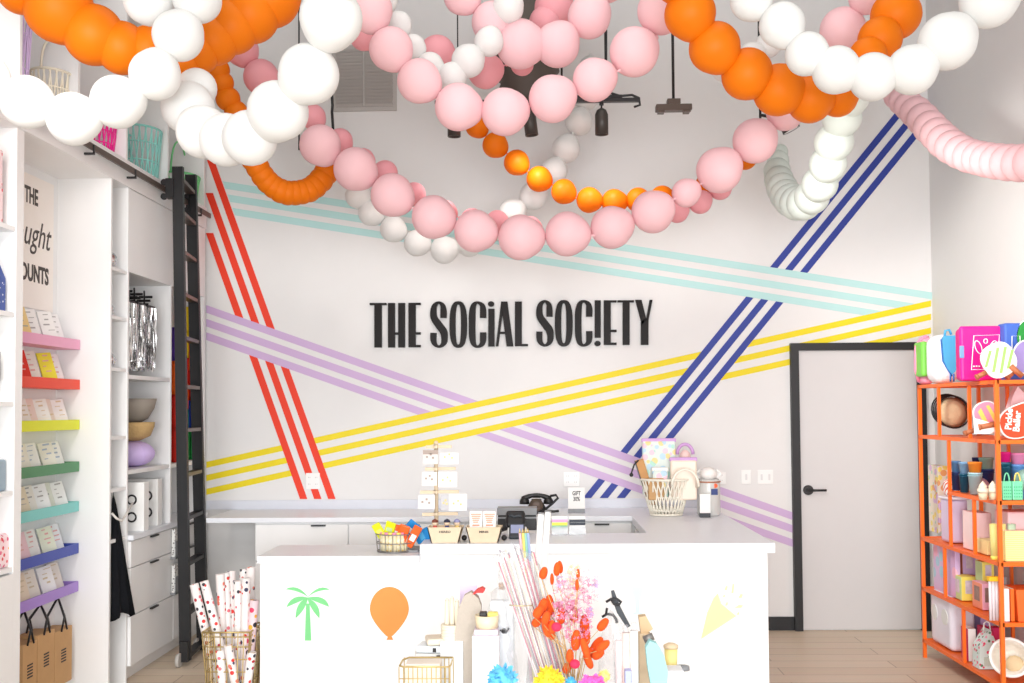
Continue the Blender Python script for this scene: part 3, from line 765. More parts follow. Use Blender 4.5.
# --- kraft bags
zp = ZTRAY['purple']
for k, (pxa, pxb, pyt) in enumerate(((23, 37, 645), (38, 54.5, 635), (55, 72, 632))):
    a_ = onX(pxa, 650, XT+.0); b_ = onX(pxb, 650, XT+.0); z1 = zat(pyt, XT, a_.y+.02)
    o = thing('paper_bag', ['kraft paper bag with black ribbon handles, leftmost of three', 'kraft paper bag with black ribbon handles, middle of three', 'kraft paper bag with black ribbon handles, rightmost of three'][k], 'bag', ((XA+XT)/2, (a_.y+b_.y)/2, z1-.3), 'kraft bags hanging under the purple ledge')
    MB().box(XA+.03, XT, a_.y, b_.y, z1-.31, z1, .002).build('bag_body', KRAFT, o)
    ym = (a_.y+b_.y)/2; mb = MB()
    for s_ in (-1, 1):
        for x in (XA+.05, XT+.003):
            mb.tube([(x, ym+s_*.035, z1-.01), (x-.01*s_, ym+s_*.022, z1+.07), (XT-.035, ym, zp-.005)], .006, 5)
    mb.build('handle', BLK, o)
    pr = MB()
    for i in range(5): pr.box(XT+.0003, XT+.0013, ym-.03, ym+.03, z1-.12-.016*i, z1-.112-.016*i)
    pr.build('printed_lines', TXT, o)
    pk = MB().tube([(XA+.001, ym, zp-.001), (XT-.03, ym, zp-.004), (XT-.02, ym, zp+.0)], .003, 5); pk.build('hanging_loop', BLK, o)

# ------------------------------------------------------------------ balloons
def latex(name, rgb, sub=.0):
    m = mat(name, rgb, .5, spec=.25, var=.01)
    N = m.node_tree.nodes; b = N['Principled BSDF']
    tr = N.new('ShaderNodeBsdfTranslucent'); tr.inputs[0].default_value = tuple(lin(v) for v in rgb)+(1,)
    ms = N.new('ShaderNodeMixShader'); ms.inputs[0].default_value = .22
    out = N['Material Output']; l = m.node_tree.links
    l.new(b.outputs[0], ms.inputs[1]); l.new(tr.outputs[0], ms.inputs[2]); l.new(ms.outputs[0], out.inputs[0])
    return m
LW = latex('white_latex', (240, 240, 238)); LP = latex('pink_latex', (251, 210, 215)); LO = latex('orange_latex', (246, 130, 10))
LDP = latex('deep_pink_latex', (246, 176, 184)); LGW = latex('pale_green_white_latex', (234, 244, 238))
_bal = {}
def balloon_mesh(m):
    if m.name in _bal: return _bal[m.name]
    a = MB(); n = 20; prof = []
    for i in range(n+1):
        t = PI*i/n; r = math.sin(t); z = -math.cos(t)
        if z > .6: z += (z-.6)*.35
        prof.append((max(r, 1e-4), z))
    a.lathe(prof, n=28); bmesh.ops.recalc_face_normals(a.bm, faces=a.bm.faces)
    me = bpy.data.meshes.new('balloon'); a.bm.to_mesh(me); me.materials.append(m)
    k = MB(); k.lathe([(.03, 0), (.05, .06), (.035, .09), (.1, .2), (.11, .22), (.03, .21)], (0, 0, 1.1), 10); bmesh.ops.recalc_face_normals(k.bm, faces=k.bm.faces)
    kn = bpy.data.meshes.new('knot'); k.bm.to_mesh(kn); kn.materials.append(m)
    _bal[m.name] = (me, kn); return _bal[m.name]
def garland(label, m, d0, d1, pts, group=None, ms=None):
    n = len(pts); P = []
    for i, p in enumerate(pts):
        d = p[3] if len(p) > 3 else d0+(d1-d0)*i/max(1, n-1)
        P.append((onY(p[0], p[1], d), p[2]*d/F*1.0))
    g = thing('balloon_garland', label, 'balloon garland', P[n//2][0], group or 'hanging balloon garlands')
    o0 = P[n//2][0]
    me, kn = balloon_mesh(m)
    rr = random.Random(len(label))
    for i, (c, r) in enumerate(P):
        nx = P[i+1][0] if i < n-1 else c+(c-P[i-1][0])
        d = (nx-c).normalized() + Vector((rr.uniform(-.25, .25), rr.uniform(-.25, .25), rr.uniform(-.35, .1)))
        b = bpy.data.objects.new('balloon', me); COL.objects.link(b); b.parent = g; b.location = c-o0
        b.rotation_mode = 'QUATERNION'; b.rotation_quaternion = d.to_track_quat('Z', 'Y'); b.scale = (r, r, r*.97)
        k = bpy.data.objects.new('knot', kn); COL.objects.link(k); k.parent = b
    return g
garland('large orange balloon swag at the upper left', LO, 4.5, 4.9, [(-30, -40, 24), (22, -12, 27), (59, 9, 35), (94, 35, 31), (122, 48, 27), (150, 50, 25), (164, 60, 21), (182, 62, 19), (197, 52, 23), (213, 40, 26), (231, 27, 28), (250, 14, 30), (270, -3, 31)])
garland('large white balloon swag crossing in front of the left cubbies', LW, 4.15, 4.3, [(-12, 75, 21), (27, 102, 27), (73, 119, 27), (117, 102, 27), (155, 75, 26), (178, 36, 26), (197, -1, 25)])
garland('two large white balloons at the top left edge', LW, 4.3, 4.4, [(149, 0, 26), (125, -30, 25)])
garland('largest white balloons curving down beside the air vent', LW, 3.9, 4.6, [(336, -28, 31), (331, 18, 32), (309, 74, 31), (278, 111, 31), (250, 138, 28), (226, 140, 27), (203, 132, 27), (188, 108, 27), (197, 88, 20)])
garland('thin orange balloon string trailing down into a tight packed loop on the left', LO, 6.4, 6.8, [(212, 58, 11), (218, 70, 12), (222, 83, 12), (228, 99, 12.5), (236, 112, 12), (243, 128, 12), (248, 145, 12), (253, 160, 12), (258, 168, 12), (263, 176, 12), (268, 182, 12), (274, 187, 12), (281, 191, 12.5), (288, 193, 12.5), (295, 193, 12.5), (302, 192, 12.5), (309, 190, 12.5), (315, 186, 12.5), (321, 180, 12.5), (326, 173, 12.5), (330, 165, 12), (334, 156, 12)])
garland('front pink balloon swag across the top centre', LP, 5.2, 5.3, [(366, -18, 22), (370, 10, 23), (391, 49, 22.5), (419, 81, 22.5), (458, 107, 24), (504.5, 112, 24), (552, 99, 24), (594, 80, 22), (634, 52, 25), (661, 11, 24)])
garland('second pink balloon swag just behind the front one', LP, 5.55, 5.65, [(462, -4, 19), (492, 22, 21), (520, 44, 25), (557, 45, 23), (589, 17, 22), (606, -18, 21)])
garland('short pink balloon run behind the white beads, top centre', LDP, 5.9, 6.1, [(350, 12, 15), (364, 36, 15), (400, 45, 15), (437, 54, 19), (485, 71, 18), (522, 64, 12), (545, 22, 16), (554, 8, 20)])
garland('small white balloons winding between the pink swags', LW, 5.45, 5.5, [(385, 0, 13), (399, 24, 13), (413, 47, 13), (430, 66, 14), (452, 77, 15), (468, 61, 17), (489, 42, 15), (508, 8, 16)])
garland('small white balloon loop hanging behind the pink swag', LW, 7.0, 7.25, [(358, 196, 13), (371, 213, 13), (393, 229, 13.5), (417, 243, 13.5), (444, 250, 14), (469, 243, 14), (492, 229, 13), (512.5, 212, 13.5), (533, 196, 14), (554, 171, 13.5), (566, 149, 14), (579, 122, 14), (586, 98, 13), (590, 70, 13)])
garland('small orange balloon string sagging across the centre', LO, 6.8, 6.9, [(462, 108, 11), (477, 126, 12), (495, 145, 13), (516.5, 162.5, 13), (539, 179, 13), (563.5, 191.5, 12.7), (589, 200, 13), (614, 202, 13), (638, 200, 12.5), (662, 198, 12.5), (685, 195, 12.5), (707, 186, 12.5), (727, 172, 12), (745, 158, 12), (762, 138, 12)])
garland('long pink balloon swag hanging lowest across the centre', LP, 6.1, 6.1, [(320, 145, 21), (355, 169, 22), (392, 195, 22), (433, 217, 22), (475, 231, 21.5), (520.5, 237.5, 23), (567, 234, 22.5), (611.5, 227.5, 21.5), (652.5, 212, 21.5), (686, 193, 14.5), (719, 170.5, 23), (755, 141, 22.5), (785, 112, 19)])
garland('darker pink balloon string half hidden behind the long pink swag', LDP, 6.45, 6.7, [(242, 50, 17), (261, 77, 18), (290, 97, 15), (313, 117, 13), (340, 141, 13), (363, 160, 12), (385, 173, 13), (414, 194, 12), (445, 212, 12), (472, 220, 12), (497, 222, 12), (530, 228, 12), (570, 228, 12), (610, 224, 12), (650, 218, 12), (677, 211, 12), (700, 202, 12), (720, 188, 12)])
garland('large orange balloon swag at the upper right', LO, 4.8, 5.3, [(676, -22, 25), (690, 14, 26), (714.5, 47.5, 26), (747, 74, 26), (778.5, 90, 26), (810, 99, 24), (838, 97, 20), (855, 76, 18), (868, 56, 19), (880, 39, 22), (896, 15, 25), (905, -16, 22)])
garland('large white balloon swag at the upper right', LW, 4.5, 4.3, [(735, -30, 20), (751, 0, 21), (782, 25, 23), (807, 54, 22), (836, 70, 24), (872.5, 77, 24), (912, 70, 25), (947.5, 41.5, 28.5), (989, -1, 29), (1030, -30, 29)])
garland('pink balloons between orange and white at the top right', LP, 5.6, 5.8, [(870, -8, 21), (843, 30, 23), (822, 52, 18)])
garland('small white balloons behind the upper right orange swag', LW, 5.8, 5.9, [(705, 40, 12), (724, 70, 12), (752, 56, 14), (768, 45, 13), (776, 30, 13)])
garland('pale greenish white balloon loop tightly packed above the blue stripes', LGW, 5.8, 7.3, [(850, 98, 19, 5.9), (842, 118, 19.5, 6.0), (834, 142, 19.5, 6.1), (828, 164, 18.5, 6.2), (820, 184, 18, 6.35), (812, 197, 17.5, 6.5), (804, 203, 17.5, 6.6), (797, 203, 17.5, 6.7), (791, 200, 17, 6.8), (786, 195, 16, 6.9), (782, 188, 15.5, 7.0), (779, 180, 14.5, 7.1), (777, 171, 13.5, 7.2), (778, 161, 11, 7.3), (780, 152, 8, 7.4)])
garland('pink balloons packed like beads running to the right edge', LP, 6.9, 5.3, [(897, 96, 13), (903, 101, 14), (909, 106, 14.5), (916, 112, 15.5), (923, 119, 16), (930, 127, 16.5), (937, 134, 16.5), (944, 141, 17), (952, 147, 17), (961, 152, 17), (970, 156, 17), (979, 158, 17), (988, 160, 17.5), (998, 161.5, 18), (1009, 162.5, 18.5), (1021, 163, 19), (1034, 162, 20)])

# ------------------------------------------------------------------ ceiling fixtures
YT = 6.5
tr = thing('track_light', 'black track light bar with three spot heads, hanging top centre', 'track light', onY(540, 103, YT))
a = onY(435, 103, YT); b_ = onY(640, 103, YT)
MB().box(a.x, b_.x, YT-.018, YT+.018, a.z-.012, a.z+.012, .003).box(onY(571, 100, YT).x, onY(622, 100, YT).x, YT-.02, YT+.02, a.z+.012, a.z+.03).build('track_bar', BLK, tr)
for px in (458, 562, 606):
    x = onY(px, 103, YT).x; MB().cyl((x, YT, a.z), (x, YT, ZC), .004 if px == 458 else .007).build('suspension_rod', BLK, tr)
for px, tilt in ((454, 0), (528.5, -.12), (601.5, 0)):
    x = onY(px, 110, YT).x; z = a.z-.05
    hd = MB(); M = Matrix.Translation((x, YT, z)) @ Matrix.Rotation(tilt, 4, 'Y')
    hd.lathe([(.012, 0), (.03, -.012), (.041, -.04), (.041, -.165), (.036, -.165), (.034, -.12), (.001, -.12)], (0, 0, 0), 20, M)
    h = hd.build('spot_head', mat('bronze_black', (62, 58, 54), .4, .2), tr)
    MB().cyl((x, YT, a.z), (x, YT, z+.0), .006).cyl((x, YT, a.z-.01), (x, YT, a.z-.03), .014).build('stem', BLK, h)
P = [onY(x, y, YT) for x, y in ((606, 30), (606, 60), (607, 82), (611, 93), (620, 96), (632, 95), (639, 98), (640, 105), (634, 107))]
MB().tube(P, .008, 8).build('power_cable', BLK, tr)
# second rod with box
Y = 6.6; c = onY(673.5, 105, Y)
o = thing('ceiling_sensor', 'black box on a rod hanging from the ceiling right of the track light', 'ceiling fixture', c)
MB().cyl((c.x, Y, c.z), (c.x, Y, ZC), .009).build('rod', BLK, o)
MB().box(c.x-.042, c.x+.042, Y-.03, Y+.03, c.z, c.z+.035, .004).box(c.x-.113, c.x+.113, Y-.035, Y+.035, c.z-.04, c.z, .006).box(c.x-.1, c.x-.06, Y-.03, Y+.03, c.z-.052, c.z-.04).box(c.x+.06, c.x+.1, Y-.03, Y+.03, c.z-.052, c.z-.04).build('housing', BRONZE, o)
# third spot (behind orange)
Y = 6.7; c = onY(786, 124, Y); x = onY(760, 100, Y).x
o = thing('spotlight', 'black spotlight aimed right, half hidden by the upper right balloons', 'spotlight', c)
MB().cyl((x, Y, c.z+.03), (x, Y, ZC), .008).cyl((x, Y, c.z+.06), (c.x, Y, c.z+.03), .01).build('rod', BLK, o)
M = Matrix.Translation(c+Vector((0, 0, .03))) @ Matrix.Rotation(-.45, 4, 'Y')
h = MB().lathe([(.03, .06), (.045, .04), (.055, -.04), (.058, -.08), (.052, -.08), (.045, -.05), (.001, -.04)], (0, 0, 0), 20, M).build('spot_head', BLK, o)
MB().lathe([(.05, -.078), (.035, -.055), (.001, -.05)], (0, 0, 0), 20, M).build('reflector', mat('reflector', (240, 238, 230), .2, .6), h)
# two thin rods left
for px, y0, lb in ((299, 0, 'thin dark rod hanging in front of the wall, left of the air vent'),):
    p = onY(px, 150, 7.6); solo(MB().cyl((p.x, 7.6, p.z), (p.x, 7.6, ZC), .006), 'hanging_rod', BLK, lb, 'rod')
p = onY(333, 96, 7.4); q_ = onY(333, 128, 7.4)
solo(MB().tube([onY(331, 60, 7.4), onY(332, 96, 7.4), onY(332.5, 105, 7.4), onY(332, 112, 7.4), onY(333, 128, 7.4), onY(334, 150, 7.4)], .01, 8), 'hanging_cable', BLK, 'thick black cable hanging below the air vent balloons', 'cable')
# ribbed pendant
Y = 7.0; c = onY(528, 103, Y)
o = thing('pendant_lamp', 'large dark ribbed pendant shade hidden behind the top centre balloons', 'pendant lamp', c)
prof = []; R0 = 35*Y/F
for i in range(15):
    s = i/14; prof.append((R0*(.62+.38*math.sin(s*PI*.8+.2)) , s*.75)); prof.append((R0*(.57+.38*math.sin(s*PI*.8+.2)), s*.75+.027))
sh_ = MB().lathe([(.001, 0)]+prof, c, 40); sh_.build('lamp_shade', mat('dark_ribbed', (84, 76, 70), .6), o)
MB().cyl(c+Vector((0, 0, .7)), (c.x, c.y, ZC), .01).build('cord', BLK, o)

# ------------------------------------------------------------------ goods on the counter
def cz(px, py): return onZ(px, py, CZ)
def boxat(px0, px1, pyb, pyt, Z, dep, name, m, label, cat, group=None, bev=.003, Y=None):
    """box whose front-bottom edge shows between px0..px1 at pyb on the level Z"""
    a = onZ(px0, pyb, Z) if Y is None else onY(px0, pyb, Y); b = onY(px1, pyb, a.y)
    z1 = zat(pyt, a.x, a.y)
    o = MB().box(a.x, b.x, a.y, a.y+dep, Z+.0005, z1, bev)
    return solo(o, name, m, label, cat, group), (a.x, b.x, a.y, z1)
# wire caddy of treats on the lower part
p = onZ(393, 553.5, CZ2); cx, cy = p.x, p.y+.1
o = thing('wire_caddy', 'round wire caddy packed with candy tubes and packets on the lower counter', 'caddy', (cx, cy, CZ2))
mb = MB(); r = .112
for zz, k in ((.004, .92), (.05, .96), (.1, 1)): mb.tube([(cx+r*k*math.cos(2*PI*i/28), cy+r*k*math.sin(2*PI*i/28), CZ2+zz+.002) for i in range(28)], .003, 6, True)
for i in range(16): mb.cyl((cx+r*.92*math.cos(2*PI*i/16), cy+r*.92*math.sin(2*PI*i/16), CZ2+.005), (cx+r*math.cos(2*PI*i/16), cy+r*math.sin(2*PI*i/16), CZ2+.1), .002, n=5)
mb.cyl((cx, cy, CZ2+.001), (cx, cy, CZ2+.006), r*.92, n=28)
mb.build('wire_frame', c_('steel', (150, 148, 145), metal=.7), o)
tb = [spots('candy_tube', (240, 230, 190), [(230, 190, 120), (250, 240, 220)], 60, .4), c_('pink_tube', (240, 150, 190)), c_('cream_tube', (244, 232, 196))]
for i in range(9):
    t = -PI*.98+PI*.8*i/8
    x, y = cx+.075*math.cos(t), cy+.075*math.sin(t)
    g_ = thing('candy_tube', f'cream candy tube standing in the wire caddy, {["1st","2nd","3rd","4th","5th","6th","7th","8th","9th"][i]} from the left', 'candy', (x, y, CZ2+.007), 'candy tubes in the wire caddy')
    MB().cyl((x, y, CZ2+.008), (x, y, CZ2+.1), .0125, n=14).build('tube', tb[i % 3 if i % 3 != 1 else 0], g_)
    MB().cyl((x, y, CZ2+.1), (x, y, CZ2+.112), .0135, n=14).build('cap', tb[1] if i % 2 else YEL, g_)
def packet(c, w, h, rx, ry, rz, m, label, name='packet', cat='packet', grp='packets in the wire caddy', m2=None):
    M = Matrix.Translation(c) @ Matrix.Rotation(rz, 4, 'Z') @ Matrix.Rotation(rx, 4, 'X') @ Matrix.Rotation(ry, 4, 'Y')
    g_ = thing(name, label, cat, c, grp)
    MB().box(-w/2, w/2, -.008, .008, 0, h, .006, M).build('wrapper', m, g_)
    MB().box(-w*.3, w*.3, -.0095, -.0082, h*.3, h*.6, M=M).build('printed_patch', m2 or PAPER, g_)
Ov, Bv, Yv = c_('orange_wrapper', (248, 100, 24), rough=.3), c_('blue_wrapper', (24, 140, 214), rough=.3), c_('neon_yellow', (232, 240, 20), rough=.3)
packet((cx+.03, cy-.05, CZ2+.05), .06, .11, .1, .35, -.1, Ov, 'orange packet in the wire caddy, the left one', m2=RED)
packet((cx+.075, cy-.04, CZ2+.03), .05, .13, .1, .5, .2, Ov, 'orange packet leaning out of the wire caddy, the right one')
packet((cx+.0, cy-.0, CZ2+.06), .07, .09, -.1, .2, .3, Ov, 'orange packet at the back of the wire caddy')
packet((cx+.05, cy+.05, CZ2+.08), .08, .1, .2, .7, .1, Bv, 'blue packet on top of the wire caddy, upper one')
packet((cx+.11, cy+.05, CZ2+.06), .07, .1, .1, 1.1, -.2, Bv, 'blue packet sticking out right of the wire caddy', m2=SKY)
packet((cx-.07, cy-.01, CZ2+.08), .05, .09, .2, -.5, .1, Yv, 'neon yellow packet leaning left in the wire caddy', m2=YEL)
packet((cx-.04, cy+.0, CZ2+.09), .06, .08, .1, .3, -.3, Yv, 'neon yellow packet in the middle of the wire caddy', m2=PALEG)
p = onZ(412, 552.5, CZ2); solo(MB().box(p.x-.03, p.x+.035, p.y-.0, p.y+.2, CZ2+.0005, CZ2+.012, .002), 'payment_tray', GREY, 'flat grey tray behind the wire caddy', 'tray')
# card tree
p = onZ(436.5, 537, CZ); tx, ty = p.x, p.y
t = thing('card_display_stand', 'wooden card tree with crossbars at the left end of the raised counter', 'display stand', (tx, ty, CZ))
def Zt(py): return zat(py, tx, ty)
k = lambda px: onY(px, 490, ty).x
MB().cyl((tx, ty, CZ+.02), (tx, ty, Zt(443)), .012, n=10).ball((tx, ty, Zt(443)), .014, 8).build('post', PLY, t)
MB().box(tx-.09, tx+.09, ty-.07, ty+.07, CZ+.001, CZ+.02, .004).build('base', PLY, t)
for j, (py, xa, xb_) in enumerate(((446, 427, 452), (468, 426, 456), (491, 421, 459), (513, 423, 458))):
    z = Zt(py)
    MB().box(k(xa), tx, ty-.05, ty-.035, z-.012, z+.006).box(tx-.015, k(xb_), ty-.02, ty-.005, z-.012, z+.006).box(tx-.012, tx+.012, ty-.05, ty+.02, z-.012, z+.006).build('crossbar', PLY, t)
    if j < 3:
        pass
cd = [(423, 438, 450, 464, 'dark-topped card of a face on the left of the top crossbar', (226, 222, 218)), (440, 458.5, 453, 464, 'white card on the right of the top crossbar', (250, 250, 250)),
      (422, 437, 472, 485.5, 'white card on the left of the middle crossbar', (244, 242, 238)), (438, 457, 472, 487, 'white card on the right of the middle crossbar', (252, 252, 252)),
      (418, 435, 495, 509, 'pale grey card on the left of the lowest crossbar', (230, 228, 230)), (441, 449, 495, 510, 'grey card behind the bottom right white card', (206, 206, 210)), (449, 467, 494, 510.5, 'white card on the right of the lowest crossbar', (252, 252, 252))]
for j, (xa, xb_, ya_, yb_, lb, cc) in enumerate(cd):
    yy = ty-.058 if xa < 436 else ty-.028-(.006 if j == 6 else 0)
    a_, b2 = onY(xa, ya_, yy), onY(xb_, yb_, yy)
    o = thing('display_card', lb, 'card', ((a_.x+b2.x)/2, yy, b2.z), 'cards clipped on the wooden card tree')
    MB().box(a_.x, b2.x, yy-.003, yy, b2.z, a_.z).build('card_cover', mat('dcard_%d' % cc[0], cc, .7), o)
    mb = MB()
    if j == 0: mb.box(a_.x, b2.x, yy-.0042, yy-.003, a_.z-.025, a_.z)
    w_ = b2.x-a_.x
    for q1, q2 in ((.2, .35), (.6, .3), (.45, .5)): mb.box(a_.x+w_*q1, a_.x+w_*q1+.012, yy-.0042, yy-.003, b2.z+.1*q2, b2.z+.1*q2+.012)
    mb.build('printed_motif', mat('motif_dark', (176, 160, 150), .6) if j in (0, 2, 4) else mat('motif_gold', (230, 214, 150), .6), o)
# wooden boxes
def woodbox(px0, px1, lb, word):
    a_ = onZ(px0+4, 543, CZ); b2 = onY(px1-4, 543, a_.y); y0 = a_.y; z1 = zat(527.5, a_.x, y0); xa, xb_ = onY(px0, 530, y0).x, onY(px1, 530, y0).x
    o = thing('wooden_tray', lb, 'box', ((a_.x+b2.x)/2, y0+.06, CZ), 'pale wooden boxes at the counter edge')
    mb = MB()
    mb.prism([(a_.x, y0, CZ+.001), (b2.x, y0, CZ+.001), (xb_, y0, z1), (xa, y0, z1)], (0, .006, 0))
    mb.prism([(a_.x, y0+.12, CZ+.001), (b2.x, y0+.12, CZ+.001), (xb_, y0+.12, z1), (xa, y0+.12, z1)], (0, .006, 0))
    mb.prism([(a_.x, y0, CZ+.001), (a_.x+.006, y0, CZ+.001), (xa+.006, y0, z1), (xa, y0, z1)], (0, .12, 0))
    mb.prism([(b2.x-.006, y0, CZ+.001), (b2.x, y0, CZ+.001), (xb_, y0, z1), (xb_-.006, y0, z1)], (0, .12, 0))
    mb.box(a_.x, b2.x, y0+.006, y0+.12, CZ+.001, CZ+.006); mb.build('tray_body', PLY, o)
    h = .016
    M = Matrix.Translation(((xa+xb_)/2, y0-.0006, z1-.03)) @ Matrix.Rotation(PI/2, 4, 'X') @ Matrix.Diagonal((h*1.3, h, .01, 1))
    MB().text(word, M, 1, .05, .03).build('lettering', TXT, o)
    return xa, xb_, y0, z1
xa, xb_, y0, z1 = woodbox(427, 462.5, 'pale wooden box of small figures beside the card tree', 'HEREO')
for i, (px, cc, hc) in enumerate(((433, (220, 90, 80), (120, 60, 40)), (445, (60, 60, 120), (30, 30, 60)), (455, (240, 210, 130), (150, 150, 190)))):
    x = onY(px+2, 520, y0+.06).x
    o = thing('keychain_figure', ['red small figure in the wooden box', 'navy capped small figure in the wooden box', 'grey small figure in the wooden box, rightmost'][i], 'figure', (x, y0+.06, CZ+.01), 'small figures in the wooden box')
    MB().lathe([(.012, 0), (.02, .03), (.014, .07), (.008, .085)], (x, y0+.06, CZ+.008), 14).build('figure_body', mat('fig%d' % i, cc, .5), o)
    MB().ball((x, y0+.06, CZ+.105), .018, 8).build('head', mat('fig_skin', (238, 214, 186), .5), o)
    MB().lathe([(.019, 0), (.016, .012), (.001, .02)], (x, y0+.06, CZ+.108), 14).build('hair', mat('figh%d' % i, hc, .5), o)
xa, xb_, y0, z1 = woodbox(465.5, 502, 'pale wooden box of pink packets, right of the figure box', 'MINIS')
for i, px in enumerate((476, 489.5)):
    x = onY(px, 520, y0+.05).x
    o = thing('treat_packet', ['white and pink treat packet in the wooden box, left', 'white and pink treat packet in the wooden box, right'][i], 'packet', (x, y0+.05, CZ+.01), 'treat packets in the wooden box')
    zt2 = zat(511, x, y0+.05)
    MB().box(x-.036, x+.036, y0+.04, y0+.06, CZ+.008, zt2, .004).build('packet_body', PAPER, o)
    mb = MB()
    for q1 in range(5): mb.box(x-.028+.003*q1, x+.03-.004*q1, y0+.0385, y0+.0398, zt2-.02-.011*q1, zt2-.014-.011*q1)
    mb.box(x-.02, x+.02, y0+.0385, y0+.0398, z1+.004, z1+.012); mb.build('printed_label', SALM, o)
for px in (464, 504): 
    p = onZ(px, 541, CZ); solo(MB().ball((p.x, p.y+.02, CZ+.016), .016, 8), 'trinket', BLK, 'small dark trinket %s' % ('between the two wooden boxes' if px == 464 else 'right of the wooden boxes'), 'trinket')
# printer/bar, card reader
yy = 6.42
a_ = onY(497, 508, yy); b2 = onY(537, 522, yy)
o = thing('receipt_printer', 'grey and black point of sale bar on the counter behind the card reader', 'printer', ((a_.x+b2.x)/2, yy, CZ))
MB().box(a_.x, b2.x, yy, yy+.12, a_.z-.045, a_.z, .004).build('top_cover', GREY, o)
MB().box(a_.x+.004, b2.x-.004, yy+.01, yy+.11, CZ+.001, a_.z-.045, .004).build('printer_body', BLK, o)
MB().box(a_.x+.004, b2.x-.004, yy+.0, yy+.01, a_.z-.065, a_.z-.056).build('feed_slot', GREY, o)
p = onZ(517, 539, CZ); 
o = thing('card_reader', 'black card terminal with grey screen on a white stand', 'card reader', (p.x, p.y, CZ))
MB().box(p.x-.055, p.x+.055, p.y+.03, p.y+.1, CZ+.001, CZ+.06, .008).build('stand', WHT, o)
M = Matrix.Translation((p.x-.01, p.y+.06, CZ+.06)) @ Matrix.Rotation(-.5, 4, 'X')
MB().box(-.055, .055, -.02, .02, 0, .1, .015, M).box(-.06, .06, -.012, .012, .02, .06, .01, M).build('terminal_body', BLKW, o)
MB().tube([M @ Vector((-.035+.014*i, -.022, .06+.006*math.sin(i*2.2))) for i in range(6)], .008, 6).build('cable_bundle', c_('charcoal', (50, 56, 62)), o)
M = Matrix.Translation((p.x, p.y-.02, CZ+.004)) @ Matrix.Rotation(-.75, 4, 'X')
MB().box(-.045, .045, -.012, .012, 0, .1, .008, M).build('pin_pad', c_('charcoal', (50, 56, 62)), o)
MB().box(-.036, .036, -.0135, -.0121, .03, .088, .0, M).build('screen', mat('grey_screen', (150, 158, 190), .2), o)
MB().tube([(p.x-.05, p.y+.06, CZ+.05), (p.x-.09, p.y+.03, CZ+.04), (p.x-.1, p.y-.0, CZ+.008), (p.x-.11, p.y-.02, CZ+.006)], .004, 6).build('cable', BLK, o)
# telephone (back counter)
ph = onZ(537, 515, CZ); Yp = 7.5; px_, pz = onY(536.5, 512, Yp).x, CZ
o = thing('telephone', 'vintage black telephone with curly cord on the back counter', 'telephone', (px_, Yp, CZ))
MB().lathe([(.085, 0), (.08, .02), (.055, .06), (.035, .09), (.035, .1), (.001, .102)], (px_, Yp, CZ+.001), 24, sx=1, sy=.85).build('phone_body', BLK, o)
MB().lathe([(.05, 0), (.05, .008), (.02, .012), (.001, .012)], (0, 0, 0), 24, Matrix.Translation((px_, Yp-.062, CZ+.062)) @ Matrix.Rotation(.95, 4, 'X')).build('dial', BRONZE, o)
mb = MB(); ht = zat(495, px_, Yp)
mb.tube([(px_-.1+.2*i/12, Yp, ht-.03+.03*math.sin(PI*i/12)) for i in range(13)], [.02, .02, .019, .017, .015, .014, .014, .014, .015, .017, .019, .02, .02], 10)
for s_ in (-1, 1): mb.lathe([(.022, 0), (.034, -.02), (.036, -.045), (.001, -.047)], (px_+s_*.085, Yp, ht-.018), 16)
mb.build('handset', BLK, o)
MB().box(px_-.03, px_+.03, Yp-.025, Yp+.025, CZ+.11, ht-.01, .006).build('cradle', BLK, o)
pts = [onY(x, y, Yp-.02) for x, y in ((550, 496), (556, 495), (558, 498), (553, 503), (547, 508), (545, 510), (549, 511), (554, 511.5), (559, 511))]
MB().tube(pts, .009, 8).build('cord', BLK, o)
# sign + brochures
a_ = onY(568, 487.5, 7.5); b2 = onY(585, 513, 7.5)
o = thing('tabletop_sign', 'small white gift sign on the back counter right of the telephone', 'sign', ((a_.x+b2.x)/2, 7.5, CZ))
MB().box(a_.x, b2.x, 7.5, 7.51, CZ+.03, a_.z).build('sign_sheet', PAPER, o)
MB().box(a_.x, b2.x, 7.495, 7.52, CZ+.001, CZ+.03).build('sign_base', GREY, o)
for s_, z, h in (('GIFT', a_.z-.055, .032), ('30%', a_.z-.095, .032)):
    M = Matrix.Translation(((a_.x+b2.x)/2, 7.4992, z)) @ Matrix.Rotation(PI/2, 4, 'X') @ Matrix.Diagonal((h*.9, h*1.3, .01, 1))
    MB().text(s_, M, 1, .05, .02).build('lettering', TXT, o)
for k_, (p0_, p1_, bn) in enumerate(((552, 567.5, [(248, 160, 200), (226, 236, 80), (70, 170, 110)]), (569.5, 585.5, [(40, 48, 60), (40, 48, 60)]))):
    p = onZ(p0_, 535, CZ); q_ = onY(p1_, 535, p.y); ztop = zat(516, p.x, p.y+.03)
    o = thing('card_holder', ['clear holder of cards striped pink, yellow and green on the counter', 'clear holder of white cards with a black band on the counter'][k_], 'card holder', ((p.x+q_.x)/2, p.y, CZ), 'card holders on the counter')
    MB().box(p.x, q_.x, p.y+.01, p.y+.04, CZ+.002, ztop, .001).build('cards', PAPER, o)
    mb = MB()
    for j, cc in enumerate(bn):
        MB().box(p.x, q_.x, p.y+.0085, p.y+.0098, ztop-.035-.018*j, ztop-.018-.018*j).build('printed_band', mat('band_%d_%d' % (cc[0], cc[1]), cc), o)
    MB().box(p.x-.002, q_.x+.002, p.y+.002, p.y+.004, CZ+.001, CZ+.05).box(p.x-.002, q_.x+.002, p.y+.002, p.y+.045, CZ+.0005, CZ+.002).build('holder', film('clear_acrylic', alpha=.35), o)
p = onZ(505, 541, CZ)
